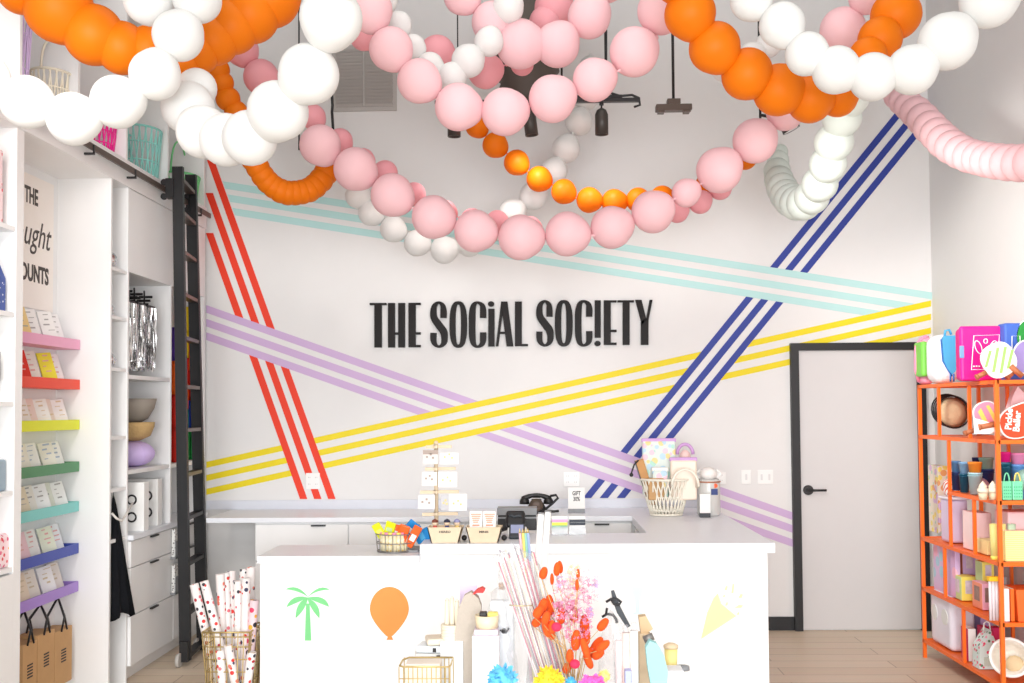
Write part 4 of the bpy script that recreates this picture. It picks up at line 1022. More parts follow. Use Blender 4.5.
# big cream basket on the wing
pb = onZ(668, 517, CZ); bx, by = pb.x, pb.y+.1
Sb = S(by)
o = thing('shopping_basket', 'large cream woven plastic basket full of gifts on the counter corner', 'basket', (bx, by, CZ))
r1 = 25/Sb; r0 = 15.5/Sb; hb = .24
mb = MB(); n = 30
for i in range(n):
    for s_ in (1, -1):
        pts = []
        for j in range(5):
            f_ = j/4; t_ = 2*PI*i/n+s_*.35*f_; rr = r0+(r1-r0)*f_
            pts.append((bx+rr*math.cos(t_), by+.75*rr*math.sin(t_), CZ+.012+hb*f_))
        mb.tube(pts, .0065, 4)
for f_, th_ in ((0, .008), (.12, .005), (.5, .004), (1, .009)):
    rr = r0+(r1-r0)*f_; mb.tube([(bx+rr*math.cos(2*PI*i/36), by+.75*rr*math.sin(2*PI*i/36), CZ+.01+hb*f_) for i in range(36)], th_, 6, True)
mb.lathe([(r0, 0), (r0, .006)], (bx, by, CZ+.001), 24, sy=.75)
CJ = mat('cream_jelly_plastic', (244, 238, 222), .35)
mb.build('basket_body', CJ, o)
MB().tube([(bx+r1*.95, by-.07+.14*i/10, CZ+hb+.10*math.sin(PI*i/10)) for i in range(11)], .009, 8).build('handle', CJ, o)
MB().tube([(bx+.2+.0, by-.12, CZ+hb*.85)]+[(bx+.11+.09*math.cos(PI*i/10), by-.17, CZ+hb*.9+.11*math.sin(PI*i/10)) for i in range(11)], .009, 8).build('handle', CJ, o)
def bagitem(px0, px1, py0, py1, m, label, name, cat, dy=0, rz=0, th_=.04, bev=.01):
    yy = by+dy; a_ = onY(px0, py0, yy); b2 = onY(px1, py1, yy)
    return solo(MB().box(a_.x, b2.x, yy-th_/2, yy+th_/2, b2.z, a_.z, bev, None), name, m, label, cat, 'gifts in the cream basket')
# pouches
LC = mat('lilac_clear_vinyl', (222, 196, 232), .3, alpha=.75)
yy = by-.02
def pouch(px0, px1, py0, py1, dy, body, trim, label, nm='zip_pouch'):
    yy = by+dy; a_ = onY(px0, py0, yy); b2 = onY(px1, py1, yy); zc = (a_.z+b2.z)/2
    o = thing(nm, label, 'pouch', ((a_.x+b2.x)/2, yy, b2.z), 'gifts in the cream basket')
    MB().box(a_.x, b2.x, yy-.02, yy+.02, b2.z, a_.z, .012).build('pouch_body', body, o)
    MB().box(a_.x-.004, b2.x+.004, yy-.014, yy+.014, a_.z-.01, a_.z+.018, .006).build('zip_trim', trim, o)
    return o
pastel = spots('pastel_confetti', (222, 232, 226), [(180, 226, 210), (240, 220, 150), (190, 220, 236), (246, 206, 220)], 22, .5)
LCt = c_('lilac_trim', (206, 160, 216))
pouch(642, 676, 441, 495, .02, pastel, LCt, 'clear pouch of pastel sweets with a lilac zip, highest in the basket')
pouch(670, 697, 460, 500, -.06, mat('peach_clear', (240, 224, 206), .3), LCt, 'lilac zipped clear pouch at the right of the basket')
pouch(652, 668, 470, 500, -.06, pastel, PAPER, 'small pastel packet in the middle of the basket')
M = None
o = thing('handled_pouch', 'blush pouch with a thick arched lilac handle in the basket', 'pouch', (onY(685, 480, by+.05).x, by+.05, CZ+.15), 'gifts in the cream basket')
hx = onY(685, 450, by+.05); MB().tube([(hx.x+.055*math.cos(t_), by+.05, hx.z-.03+.07*math.sin(t_)) for t_ in [PI*i/12 for i in range(13)]], .012, 8).build('handle', LCt, o)
MB().ball((hx.x, by+.05, hx.z-.05), .04, 10, 1.3).build('pouch_body', c_('blush', (238, 206, 200)), o)
# brown slat leaning left
a_ = onY(638, 460, by); b2 = onY(652, 505, by)
mb = MB(); M = Matrix.Translation(b2) @ Matrix.Rotation(math.atan2(a_.x-b2.x, a_.z-b2.z), 4, 'Y')
L = (a_-b2).length
o = thing('backgammon_board', 'brown wooden board with black ties leaning out of the basket', 'board', b2, 'gifts in the cream basket')
MB().box(-.02, .035, -.03, .03, 0, L, .003, M).build('board', mat('amber_wood', (196, 140, 74), .5, var=.2), o)
MB().box(-.025, -.02, -.03, .03, 0, L, 0, M).build('edge', BLK, o)
MB().tube([a_+Vector(v_) for v_ in ((0, -.035, 0), (-.03, -.04, -.03), (-.05, -.035, -.09), (-.04, -.035, -.1))], .006, 6).ball(a_+Vector((-.05, -.035, -.1)), .014, 8).build('tassel', BLK, o)
bagitem(648, 664, 478, 500, KRAFT, 'tan wicker packet at the front left of the basket', 'wicker_packet', 'packet', -.07)
# mug / bunny bottle
mx_, my_ = onZ(710, 516, CZ).x, onZ(710, 516, CZ).y+.05
o = thing('gift_jar', 'tall clear jar of white goods with a printed label, right of the basket', 'jar', (mx_, my_, CZ))
rj = 11.5/S(my_)
zr_ = lambda py: zat(py, mx_, my_)
MB().lathe([(rj*.9, 0), (rj, .01), (rj, zr_(483)-CZ), (rj*.92, zr_(479)-CZ), (rj*.9, zr_(479)-CZ), (rj*.9, .012)], (mx_, my_, CZ+.001), 28).build('glass_jar', mat('milky_glass', (240, 240, 236), .15, alpha=.7), o)
MB().ball((mx_, my_, zr_(474)), rj*.75, 12, .8).build('cotton_top', c_('fluffy_white', (244, 240, 236), rough=.9), o)
MB().tube([(mx_+rj*1.0*math.cos(2*PI*i/24), my_+rj*math.sin(2*PI*i/24), zr_(481.5)) for i in range(24)], .005, 6, True).build('rim_band', WOODH, o)
for s_ in (-1, 1): MB().tube([(mx_+s_*(rj*.7+.03*math.sin(PI*i/8)), my_, zr_(478)+.055*i/8) for i in range(9)], .008, 6).build('handle', PAPER, o)
MB().cyl((mx_+.035, my_-rj*.86, zr_(485)), (mx_+.035, my_-rj*.93, zr_(485)), .016, n=16).build('round_sticker', ORG, o)
MB().box(mx_+.005, mx_+.05, my_-rj*1.02, my_-rj*.98, zr_(494), zr_(488)).build('blue_print', NAVY, o)
a_ = onZ(700, 517.5, CZ); b2 = onY(710.5, 517, a_.y)
o = thing('counter_sign', 'small white standing sign in front of the jar by the basket', 'sign', ((a_.x+b2.x)/2, a_.y, CZ))
zt2 = zat(494, a_.x, a_.y)
MB().box(a_.x, b2.x, a_.y-.004, a_.y+.004, CZ+.03, zt2).build('sign_sheet', PAPER, o)
MB().box(a_.x, b2.x, a_.y-.006, a_.y+.03, CZ+.001, CZ+.03).build('sign_base', c_('charcoal', (50, 56, 62)), o)
g_ = onY(722, 478, 7.8); 
# ------------------------------------------------------------------ wrapping paper basket
wx = onY(233, 640, 5.95).x; wy = 5.95; zt2 = zat(632, wx, wy-.12)
o = thing('wire_basket', 'tall gold wire basket holding wrapping paper beside the counter', 'basket', (wx, wy, 0))
rw = 23.5/S(wy)
mb = MB()
lv = [0.01, .07, .14, .21, .28, .35, zt2-.025, zt2]
for z in lv:
    k_ = .8+.2*z/zt2; mb.tube([(wx-rw*k_, wy-rw*k_, z), (wx+rw*k_, wy-rw*k_, z), (wx+rw*k_, wy+rw*k_, z), (wx-rw*k_, wy+rw*k_, z)], .004 if z < zt2 else .006, 5, True)
for i in range(9):
    f_ = -1+2*i/8
    for (ux, uy) in ((f_, -1), (f_, 1), (-1, f_), (1, f_)):
        mb.cyl((wx+rw*.8*ux, wy+rw*.8*uy, .01), (wx+rw*ux, wy+rw*uy, zt2), .003 if abs(f_) < 1 else .005, n=5)
mb.build('wire_frame', GOLD, o)
WR1 = spots('red_heart_wrap', (250, 246, 244), [(226, 44, 40), (230, 70, 60), (236, 120, 130), (190, 40, 60), (60, 60, 70)], 30, .3)
WR2 = spots('toadstool_wrap', (248, 240, 238), [(226, 44, 40), (60, 60, 90), (240, 130, 110)], 26, .3)
WR3 = spots('pink_mix_wrap', (246, 220, 226), [(236, 70, 110), (50, 50, 60), (250, 180, 60)], 28, .4)
rolls = [((194, 584), (222, 700), 6.0, WR1, 'white roll with red hearts leaning farthest left'), ((204, 581), (234, 700), 5.93, WR1, 'white roll with faint red print, second from the left'),
         ((220, 574), (226, 700), 6.04, WR2, 'white roll with red toadstools standing behind the leaning pair'), ((225, 573), (232, 700), 6.08, WR1, 'pale wrapped roll right of the toadstool roll'),
         ((231, 571), (236, 700), 6.12, WR2, 'toadstool print roll at the back of the basket'), ((238, 581), (240, 700), 5.96, WR1, 'roll with orange dots in the middle of the basket'),
         ((246, 578), (244, 700), 5.92, WR2, 'roll with orange and red print, nearest the counter'), ((244, 569), (246, 700), 6.1, WR1, 'tall pale roll behind the orange dotted rolls'),
         ((251, 567), (249, 700), 6.06, WR2, 'tallest roll at the right of the basket'), ((254.5, 600), (251, 700), 5.9, WR3, 'pink and black print roll against the counter end'),
         ((220, 650), (224, 720), 5.84, WR1, 'short roll with red hearts low at the left front'), ((228, 645), (240, 720), 5.83, WR2, 'short leaning roll low at the front centre'), ((252, 652), (248, 720), 5.84, WR1, 'short roll with red dots low at the right front')]
for (t0, b0, yy, m_, lb) in rolls:
    T = onY(t0[0], t0[1], yy); B = onY(b0[0], b0[1], min(yy, 6.05)); d_ = T-B; B = T-d_*((T.z-.02)/d_.z)
    B.x = min(max(B.x, wx-.09), wx+.09); B.y = min(max(B.y, wy-.09), wy+.09)
    o = thing('wrapping_paper_roll', lb, 'wrapping paper', B, 'wrapping paper rolls in the gold wire basket')
    rr = 4.4/S(yy)
    MB().cyl(B, T, rr, n=18).build('paper_roll', m_, o)
    dn = d_.normalized(); MB().tube([T-dn*.004+(dn.orthogonal().normalized() @ Matrix.Rotation(a0, 3, dn))*rr*.7 for a0 in [2*PI*i/14 for i in range(14)]], .0035, 5, True).build('core_edge', KRAFT, o)
# ------------------------------------------------------------------ orange rack
ft = onZ(925, 657.5, 0); RX = ft.x; RY1 = ft.y; RY0 = onX(999, 500, RX).y; RX1 = XR-.03
rk = thing('metal_shelf_rack', 'tall orange metal shelf rack full of gifts against the right wall', 'shelf rack', ((RX+RX1)/2, (RY0+RY1)/2, 0))
zl = [zat(p, RX, RY1) for p in (385, 435, 536.5, 586.5, 638.5)]
ymid = onX(950, 491, RX).y; zmid = zat(491, RX, ymid)
LV = {'top': zl[0], 'hat': zl[1], 'cup': zmid, 'tub': zl[2], 'window': zl[3], 'low': zl[4]}
T_ = .0105
for (x, y) in ((RX, RY0), (RX, RY1), (RX1, RY0), (RX1, RY1)):
    MB().box(x-T_, x+T_, y-T_, y+T_, 0, zl[0]).build('post', ORM, rk)
for z in zl:
    mb = MB(); h = .01
    mb.box(RX-T_, RX+T_, RY0, RY1, z-.022, z).box(RX1-T_, RX1+T_, RY0, RY1, z-.022, z).box(RX, RX1, RY0-T_, RY0+T_, z-.022, z).box(RX, RX1, RY1-T_, RY1+T_, z-.022, z)
    mb.build('shelf_frame', ORM, rk)
    if z < zl[0]+.01: MB().box(RX+T_, RX1-T_, RY0+T_, RY1-T_, z-.012, z-.004).build('shelf_panel', ORM, rk)
z = zmid
MB().box(RX-T_, RX+T_, RY0, ymid, z-.022, z).box(RX1-T_, RX1+T_, RY0, ymid, z-.022, z).box(RX, RX1, RY0-T_, RY0+T_, z-.022, z).box(RX, RX1, ymid-T_, ymid+T_, z-.022, z).build('shelf_frame', ORM, rk)
MB().box(RX+T_, RX1-T_, RY0+T_, ymid-T_, z-.012, z-.004).build('shelf_panel', ORM, rk)
for px, za, zb in ((941, zl[1], zl[0]), (971.5, zl[1], zl[0]), (950, zl[2], zl[1]), (974, zl[2], zmid), (943.5, zl[3], zl[2]), (961, zl[4], zl[3])):
    y = onX(px, 500, RX).y; MB().box(RX-.009, RX+.009, y-.009, y+.009, za, zb-.01).build('divider_bar', ORM, rk)
for y in (RY0+.35, RY0+.75): MB().box(RX1-.009, RX1+.009, y-.009, y+.009, zl[4], zl[0]).build('divider_bar', ORM, rk)
def rbx(pa, pb, pc, zb, pyt, X0):
    """span of a box standing on the rack: side face shows pa..pb, front face pb..pc"""
    Y1 = onX(pa, 500, X0).y; Y0_ = onX(pb, 500, X0).y; X1 = onY(pc, 500, Y0_).x
    return X0, min(X1, RX1-.02), Y0_, max(Y1, Y0_+.03), zb+.001, zat(pyt, X0, Y0_)
def rbox(pa, pb, pc, lv, pyt, X0, m, label, name='gift_box', cat='box', grp=None, bev=.004, zb=None, m2=None, win=None):
    x0, x1, y0, y1, z0, z1 = rbx(pa, pb, pc, LV[lv] if zb is None else zb, pyt, X0)
    o = thing(name, label, cat, ((x0+x1)/2, (y0+y1)/2, z0), grp)
    mb = MB(); mb.box(x0, x1, y0, y1, z0, z1, bev)
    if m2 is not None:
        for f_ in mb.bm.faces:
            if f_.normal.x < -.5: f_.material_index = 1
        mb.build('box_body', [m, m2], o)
    else: mb.build('box_body', m, o)
    if win:
        w_, h_ = x1-x0, z1-z0
        MB().box(x0+w_*.25, x1-w_*.25, y0-.002, y0-.0003, z0+h_*.3, z1-h_*.15, .0).build('window_panel', win, o)
        d_ = y1-y0; MB().box(x0-.002, x0-.0003, y0+d_*.25, y1-d_*.25, z0+h_*.3, z1-h_*.15).build('window_panel', win, o)
    return o, (x0, x1, y0, y1, z0, z1)
X0 = RX+.04
WG = mat('window_dark_print', (150, 120, 110), .4, var=.4, vs=40); WG2 = mat('window_pale_print', (210, 200, 214), .4, var=.3, vs=40)
# --- top: bags
Zt_ = LV['top']+.001
o = thing('sling_bag', 'pink edged bag with a green panel, far end of the rack top', 'bag', (RX+.1, RY1, Zt_))
y1 = onX(917.5, 380, RX+.03).y; y0 = onX(925, 380, RX+.03).y
zz1 = zat(338, RX, y0); zz0 = Zt_
M0 = lambda y: None
def rounded(px_pts, X_or_Y, ext, plane):
    return [onY(x, y, X_or_Y) if plane == 'Y' else onX(x, y, X_or_Y) for x, y in px_pts]
yb_ = RY1-.05
a_, b2 = onY(917, 338, yb_), onY(932, 383, yb_)
MB().box(a_.x+.01, b2.x, yb_-.08, yb_+.08, Zt_, a_.z, .045, seg=4).build('bag_body', mat('candy_pink', (248, 168, 196), .5), o)
MB().box(onY(921, 350, yb_-.12).x, onY(928.5, 350, yb_-.12).x, yb_-.13, yb_+.02, Zt_+.05, a_.z-.03, .018, seg=3).build('front_panel', mat('apple_green', (128, 214, 84), .4), o)
MB().tube([(a_.x+.005, yb_, Zt_+.02), (a_.x-.02, yb_-.02, Zt_+.1), (a_.x-.015, yb_-.02, a_.z-.06), (a_.x+.02, yb_, a_.z-.01), (a_.x+.06, yb_, a_.z+.012), (b2.x-.02, yb_, a_.z-.0)], .011, 8).build('strap', mat('candy_pink2', (250, 150, 184), .5), o)
yb_ = onX(950, 380, RX+.05).y
a_, b2 = onY(932, 333, yb_), onY(963, 383, yb_)
o = thing('duffel_bag', 'white duffel bag with a sky blue end panel on the rack top', 'bag', ((a_.x+b2.x)/2, yb_, Zt_))
MB().box(a_.x+.015, b2.x, yb_, yb_+.2, Zt_, a_.z-.005, .07, seg=5).build('bag_body', mat('white_canvas', (246, 246, 250), .7), o)
xm = onY(951, 350, yb_).x; hw = .055
pr = [(xm-hw, 0, a_.z-.035), (xm-hw*.8, 0, a_.z-.02), (xm+hw*.8, 0, a_.z-.015), (xm+hw, 0, a_.z-.035), (xm+hw*.7, 0, Zt_+.11), (xm+hw*.3, 0, Zt_+.07), (xm, 0, Zt_+.055), (xm-hw*.5, 0, Zt_+.09), (xm-hw*.9, 0, Zt_+.14)]
MB().prism([(x, yb_-.012, z) for x, y, z in pr], (0, .02, 0)).build('end_panel', SKY, o)
MB().tube([(xm-hw*1.15, yb_-.005, a_.z-.04), (xm-hw, yb_-.006, Zt_+.14), (xm-hw*.4, yb_-.006, Zt_+.08), (xm, yb_-.006, Zt_+.045)], .004, 6).tube([(xm-.01, yb_-.006, Zt_+.01), (xm-.01, yb_-.01, Zt_+.06)], .005, 6).tube([(xm+.01, yb_-.006, Zt_+.01), (xm+.01, yb_-.01, Zt_+.06)], .005, 6).build('piping', mat('royal_piping', (40, 110, 200), .5), o)
MB().tube([(xm-.03, yb_+.02, a_.z-.02), (xm-.025, yb_+.02, a_.z+.015), (xm+.0, yb_+.02, a_.z+.02), (xm+.012, yb_+.02, a_.z-.01)], .008, 6).build('strap', SKY, o)
# magenta backpack
yb_ = onX(988, 380, RX+.03).y
a_, b2 = onY(960, 326, yb_), onY(1003, 379, yb_)
o = thing('pickleball_backpack', 'magenta case with crossed white paddles emblem on the rack top', 'bag', ((a_.x+b2.x)/2, yb_, Zt_))
MB().box(a_.x, b2.x, yb_, yb_+.03, Zt_, a_.z, .025, seg=4).build('front_panel', mat('magenta_bright', (226, 22, 140), .35), o)
MB().box(a_.x+.03, b2.x+.028, yb_+.031, yb_+.17, Zt_, a_.z-.003, .03, seg=4).build('bag_body', mat('magenta_deep', (206, 18, 124), .5), o)
E = lambda x, y: onY(900+x/5.25, 300+y/5.25, yb_-.001)
mb = MB(); wl = .0028
mb.tube([E(388, 188), E(522, 182), E(510, 362), E(375, 366)], wl, 5, True)
for cx_, s_ in ((412, 1), (488, -1)):
    mb.tube([E(cx_+s_*(-24*math.cos(t_)*.7+10*math.sin(t_))+0, 248+34*math.sin(t_)-s_*0) for t_ in [2*PI*i/20 for i in range(20)]], wl, 5, True)
    mb.tube([E(cx_+s_*20, 272), E(cx_+s_*44, 308)], wl*2, 5)
mb.tube([E(450+10*math.cos(t_), 216+12*math.sin(t_)) for t_ in [2*PI*i/12 for i in range(12)]], wl, 5, True)
for i in range(3): mb.tube([E(384+14*i, 348), E(392+14*i, 348)], wl*2, 4)
mb.build('emblem', PAPER, o)
MB().box(a_.x-.004, a_.x+.02, yb_-.003, yb_+.01, Zt_+.13, Zt_+.2, .003).build('side_tag', c_('steel_blue', (120, 160, 210)), o)
# blue and green behind / beside
yb_ = RY0+.12
a_, b2 = onY(1008, 323, yb_), onY(1022, 379, yb_)
o = thing('drawstring_bag', 'blue bag with a white outlined square beside the magenta case', 'bag', ((a_.x+b2.x)/2, yb_, Zt_))
MB().box(a_.x-.02, min(b2.x+.02, RX1), yb_, yb_+.1, Zt_, a_.z, .012).build('bag_body', mat('royal_blue', (60, 100, 190), .5), o)
MB().tube([onY(x, y, yb_-.002) for x, y in ((1012, 336), (1020, 336), (1020, 360), (1012, 360))], .0025, 5, True).build('emblem', PAPER, o)
def paddle(pts, hpts, Y, m, label, stripes=None, stm=None, grip=WOODH, word=None, hr=.014, nm='pickleball_paddle'):
    P_ = [onY(x, y, Y) for x, y in pts]; c0 = sum(P_, Vector())/len(P_)
    o = thing(nm, label, 'paddle', (c0.x, Y, min(p.z for p in P_)), 'pickleball paddles on the rack')
    MB().prism(P_, (0, .012, 0)).build('edge_guard', PAPER, o)
    MB().prism([c0+(p-c0)*.93+Vector((0, -.0012, 0)) for p in P_], (0, .0144, 0)).build('paddle_face', m, o)
    if stripes:
        mb = MB()
        for s_ in stripes: mb.prism([onY(x, y, Y-.0026) for x, y in s_], (0, .002, 0))
        mb.build('face_stripes', stm, o)
    if hpts:
        a0, b0 = onY(*hpts[0], Y+.006), onY(*hpts[1], Y+.006)
        MB().cyl(a0, b0, hr, hr, n=12).cyl(b0, b0+(b0-a0).normalized()*.012, hr*1.15, n=12).build('grip', grip, o)
    return o
def ell(cx_, cy_, rx, ry, rot=0, n=26, p=.8):
    out = []
    for i in range(n):
        t_ = 2*PI*i/n; x = rx*math.copysign(abs(math.cos(t_))**p, math.cos(t_)); y = ry*math.copysign(abs(math.sin(t_))**p, math.sin(t_))
        out.append((cx_+x*math.cos(rot)-y*math.sin(rot), cy_+x*math.sin(rot)+y*math.cos(rot)))
    return out
Yp_ = RY0+.03
st = []
for k_ in (-12, -4.5, 3, 10):
    st.append([(998+k_+3.0, 345.5+abs(k_)*.45), (998+k_+6.0, 345.5+abs(k_)*.4), (998+k_+1.5, 375-abs(k_)*.7), (998+k_-1.5, 375-abs(k_)*.6)])
paddle(ell(999, 360, 17, 17.5, -.5), ((986, 372.5), (978, 376.5)), Yp_, PAPER, 'white paddle with pale green stripes standing on the rack top', st, c_('fresh_green', (158, 212, 110)))
paddle(ell(1026, 357, 14, 17, .4), ((1013, 372), (1008, 377)), Yp_+.02, c_('dusty_lilac', (150, 132, 190)), 'lilac paddle with a white rim at the right end of the rack top')
paddle(ell(1026, 334, 9, 14, .2), None, Yp_+.09, c_('grass_green', (20, 140, 50)), 'green paddle behind the lilac one at the right edge')
o = solo(MB().tube([onY(x, y, Yp_-.01) for x, y in ((1011, 366), (1016, 371), (1022, 376))], .016, 10), 'paddle_grip_roll', WOODH, 'brown leather grip lying beside the lilac paddle', 'grip')
# --- hat tier
Z = LV['hat']
yb_ = onX(941, 410, RX+.05).y-.05
c = onY(952, 412, yb_+.05)
o = thing('straw_sun_hat', 'straw hats with black brims nested on the second rack tier', 'hat', (c.x, yb_, Z))
Mh = Matrix.Rotation(PI/2-.15, 4, 'X')
R__ = 16/S(yb_)
mb = MB().lathe([(.001, .012), (R__*.4, .01), (R__*.62, .0), (R__*.66, -.006), (R__*.95, -.01)], (c.x, yb_+.03, max(c.z, Z+R__)), 28, Mh); mb.build('crown', STRAW, o)
mb = MB()
for k_ in range(4): mb.tube([Vector((c.x-.004*k_, yb_+.03+.02*k_, max(c.z, Z+R__)+.004*k_))+(Mh @ Vector((R__*math.cos(2*PI*i/30), R__*math.sin(2*PI*i/30), 0))) for i in range(30)], .0055, 5, True)
mb.build('brim_edge', BLK, o)
paddle(ell(987, 416, 13, 15, -.4), ((975, 430), (966, 433)), RY0+.22, c_('rose_stripe', (226, 150, 180)), 'pink and yellow striped paddle on the second rack tier',
       [[(978, 412), (981, 408), (990, 426), (986, 427)], [(986, 406), (989, 405), (998, 420), (995, 423)]], c_('butter', (250, 220, 110)))
paddle([(974, 418), (985, 421), (994, 424), (996, 431), (990, 434), (975, 434)], ((996, 424), (980, 427)), RY0+.05, PAPER, 'white paddle with a brown grip lying on the second rack tier', hr=.017)
po_ = paddle(ell(1023, 420, 25, 17, -.35), None, RY0+.02, mat('vermilion', (240, 76, 36), .45), 'orange paddle with white bubble lettering at the right of the second tier')
MB().text('Pickle', Matrix.Translation(onY(1011, 430, RY0+.0155)) @ Matrix.Rotation(PI/2, 4, 'X') @ Matrix.Rotation(PI/2-.1, 4, 'Z') @ Matrix.Diagonal((.05, .05, .02, 1)), 1, .05, .03, align='LEFT').text('Baller', Matrix.Translation(onY(1019, 432, RY0+.0155)) @ Matrix.Rotation(PI/2, 4, 'X') @ Matrix.Rotation(PI/2-.1, 4, 'Z') @ Matrix.Diagonal((.05, .05, .02, 1)), 1, .05, .03, align='LEFT').build('lettering', PAPER, po_)
a_ = onY(1004, 386, RY0+.12)
solo(MB().prism([onY(x, y, RY0+.14) for x, y in ((1005, 424), (1013, 396), (1018, 386), (1021, 390), (1030, 398), (1036, 424))], (0, .05, 0)), 'gift_sachet', mat('rosy_film', (240, 208, 214), .3, alpha=.8), 'clear pink sachet behind the orange paddle', 'sachet')
# --- cup tier
Z = LV['cup']
def cup(px, pxw, py0, py1, m, label, Y, taper=.78, zb=None):
    c = onY(px, py1, Y); r = pxw/2/S(Y); z0 = Z+.001 if zb is None else zb; z1 = zat(py0, c.x, Y)
    o = thing('plastic_cup', label, 'cup', (c.x, Y, z0), 'stacked cups on the rack')
    h = z1-z0
    MB().lathe([(r*taper, 0), (r*.97, h*.93), (r, h*.93), (r, h), (r*.9, h), (r*(taper-.06), .01)], (c.x, Y, z0), 22).build('cup_body', m, o)
    MB().tube([(c.x+r*1.0*math.cos(2*PI*i/22), Y+r*math.sin(2*PI*i/22), z0+h*.86) for i in range(22)], .002, 5, True).build('rim_ring', m, o)
    return z1
def pyof(px, X, Y, z):   # photo row of a height
    return None
Yc = [onX(p, 480, RX+.09).y for p in (956, 965)]
def stack(px, w, Y, rows, pym=None):
    zb = Z+.001
    for (py0, m, lb) in rows:
        z1 = cup(px, w, py0, 490, m, lb, Y, zb=zb); zb = z1-.004
LB = c_('light_denim', (104, 158, 214)); LB2 = c_('pale_denim', (140, 186, 226)); DT = c_('petrol', (18, 90, 120)); AQ = c_('ice_blue', (178, 222, 232)); DN = c_('dark_denim', (44, 66, 120))
y_ = onX(956, 480, RX+.08).y
stack(956.5, 9.5, y_-.07, [(472, DN, 'dark blue cup at the bottom of the leftmost stack'), (461, LB, 'light blue cup on top of the leftmost stack')])
stack(964.5, 10, y_-.22, [(473.5, DT, 'petrol blue cup at the bottom of the second stack'), (462, LB2, 'pale blue cup on top of the second stack')])
stack(975.5, 13.5, y_-.36, [(472.5, AQ, 'ice blue cup at the bottom of the orange topped stack'), (462, TANG, 'orange cup on top of the third stack')])
stack(987, 14, y_-.28, [(469, NAVY, 'navy cup under the sage cup, behind the pole'), (457.5, SAGE, 'sage green cup on top of the fourth stack')])
stack(978, 10, y_-.1, [(468, DN, 'dark cup at the back of the cup shelf'), (457.5, NAVY, 'navy cup on top at the back of the cup shelf')])
Yr = RY0+.12
stack(1005.5, 12, Yr, [(462, TEAL, 'dark teal cup right of the front rack pole'), (452, MAG, 'magenta cup on top, right of the front rack pole')])
stack(1018.5, 14, Yr, [(464, BLUE, 'cornflower cup near the right edge'), (453, c_('orchid_pink', (240, 150, 200)), 'orchid pink cup on top near the right edge')])
for i, px in enumerate((983, 993)):
    c = onY(px, 497, RY0+.06)
    o = thing('cupcake_candle', ['small cream peaked candle, left of two on the cup shelf', 'small cream peaked candle, right of two on the cup shelf'][i], 'candle', (c.x, RY0+.06, Z), 'cream candles on the cup shelf')
    MB().lathe([(.02, 0), (.026, .04)], (c.x, RY0+.06, Z+.001), 16).build('paper_case', PLY, o)
    MB().lathe([(.028, .04), (.032, .055), (.02, .07), (.024, .075), (.012, .092), (.001, .105)], (c.x, RY0+.06, Z), 16).build('candle_top', CREAM, o)
for i, (px, sc_) in enumerate(((1006, 1), (1016.5, 1.1))):
    Yj = RY0+.03; c = onY(px, 500, Yj); w_ = 5/S(Yj)*sc_; zt3 = zat(481, c.x, Yj)
    o = thing('jelly_tote', ['mint jelly mini tote left of the pair on the cup shelf', 'mint jelly mini tote right of the pair on the cup shelf'][i], 'tote', (c.x, Yj, Z), 'mint jelly totes on the cup shelf')
    mb = MB(); mb.box(c.x-w_*.9, c.x+w_*.9, Yj-.02, Yj+.02, Z+.002, zt3, .004)
    mb.build('tote_body', mat('jelly_mint', (126, 226, 176), .25), o)
    mb = MB()
    for a0 in range(4):
        for b0 in range(4): mb.cyl((c.x-w_*.6+w_*.4*a0, Yj-.0205, Z+.02+.018*b0), (c.x-w_*.6+w_*.4*a0, Yj-.0215, Z+.02+.018*b0), .004, n=8)
    mb.build('cutout_pattern', mat('jelly_mint_dark', (70, 176, 126), .4), o)
    MB().tube([(c.x+w_*.5*math.cos(t_), Yj-.015, zt3+.045*math.sin(t_)) for t_ in [PI*j/10 for j in range(11)]], .004, 6).build('handle', mat('jelly_mint', (126, 226, 176), .25) if i == 0 else c_('butter', (250, 220, 110)), o)
solo(MB().lathe([(max(.06*math.sin(PI*i/12), 1e-4), .06-.06*math.cos(PI*i/12)) for i in range(13)], (onY(1026, 480, RY0+.08).x, RY0+.09, Z+.05), 20), 'felt_ball', SAGE, 'round sage ball at the right edge of the cup shelf', 'ball')
# --- tub tier
rbox(928.5, 939, 950, 'tub', 466, RX+.16, spots('pastel_layer_print', (244, 232, 214), [(226, 190, 226), (250, 226, 120), (190, 224, 200), (240, 170, 110)], 22, .5), 'tall pastel patterned box at the far end of the third shelf', 'tall_box')
o, d_ = rbox(940, 949, 968, 'tub', 500, X0, mat('lavender_tub', (222, 206, 234), .35), 'translucent lavender storage tub on the third shelf', 'storage_tub', 'tub', bev=.015)
MB().box(d_[0]-.01, d_[1]+.01, d_[2]-.01, d_[3]+.01, d_[5], d_[5]+.016, .006).build('lid', c_('tub_lid', (240, 236, 246)), o)
zx = d_[5]+.017
o = thing('candy_bag', 'red and white striped candy bag on the lavender tub', 'bag', ((d_[0]+d_[1])/2-.04, (d_[2]+d_[3])/2, zx), None)
MB().box(d_[0]+.0, d_[0]+.09, d_[2]+.02, d_[2]+.12, zx, zx+.11, .03, seg=3).build('bag_body', bands('candy_cane', (250, 246, 244), (230, 90, 70), 18, 'DIAGONAL', thr=.35), o)
rbox(962, 974, 991, 'tub', 513, X0+.0, mat('petal_pink', (246, 210, 212), .5), 'pale pink box right of the lavender tub', m2=mat('petal_pink_light', (250, 226, 226), .5))
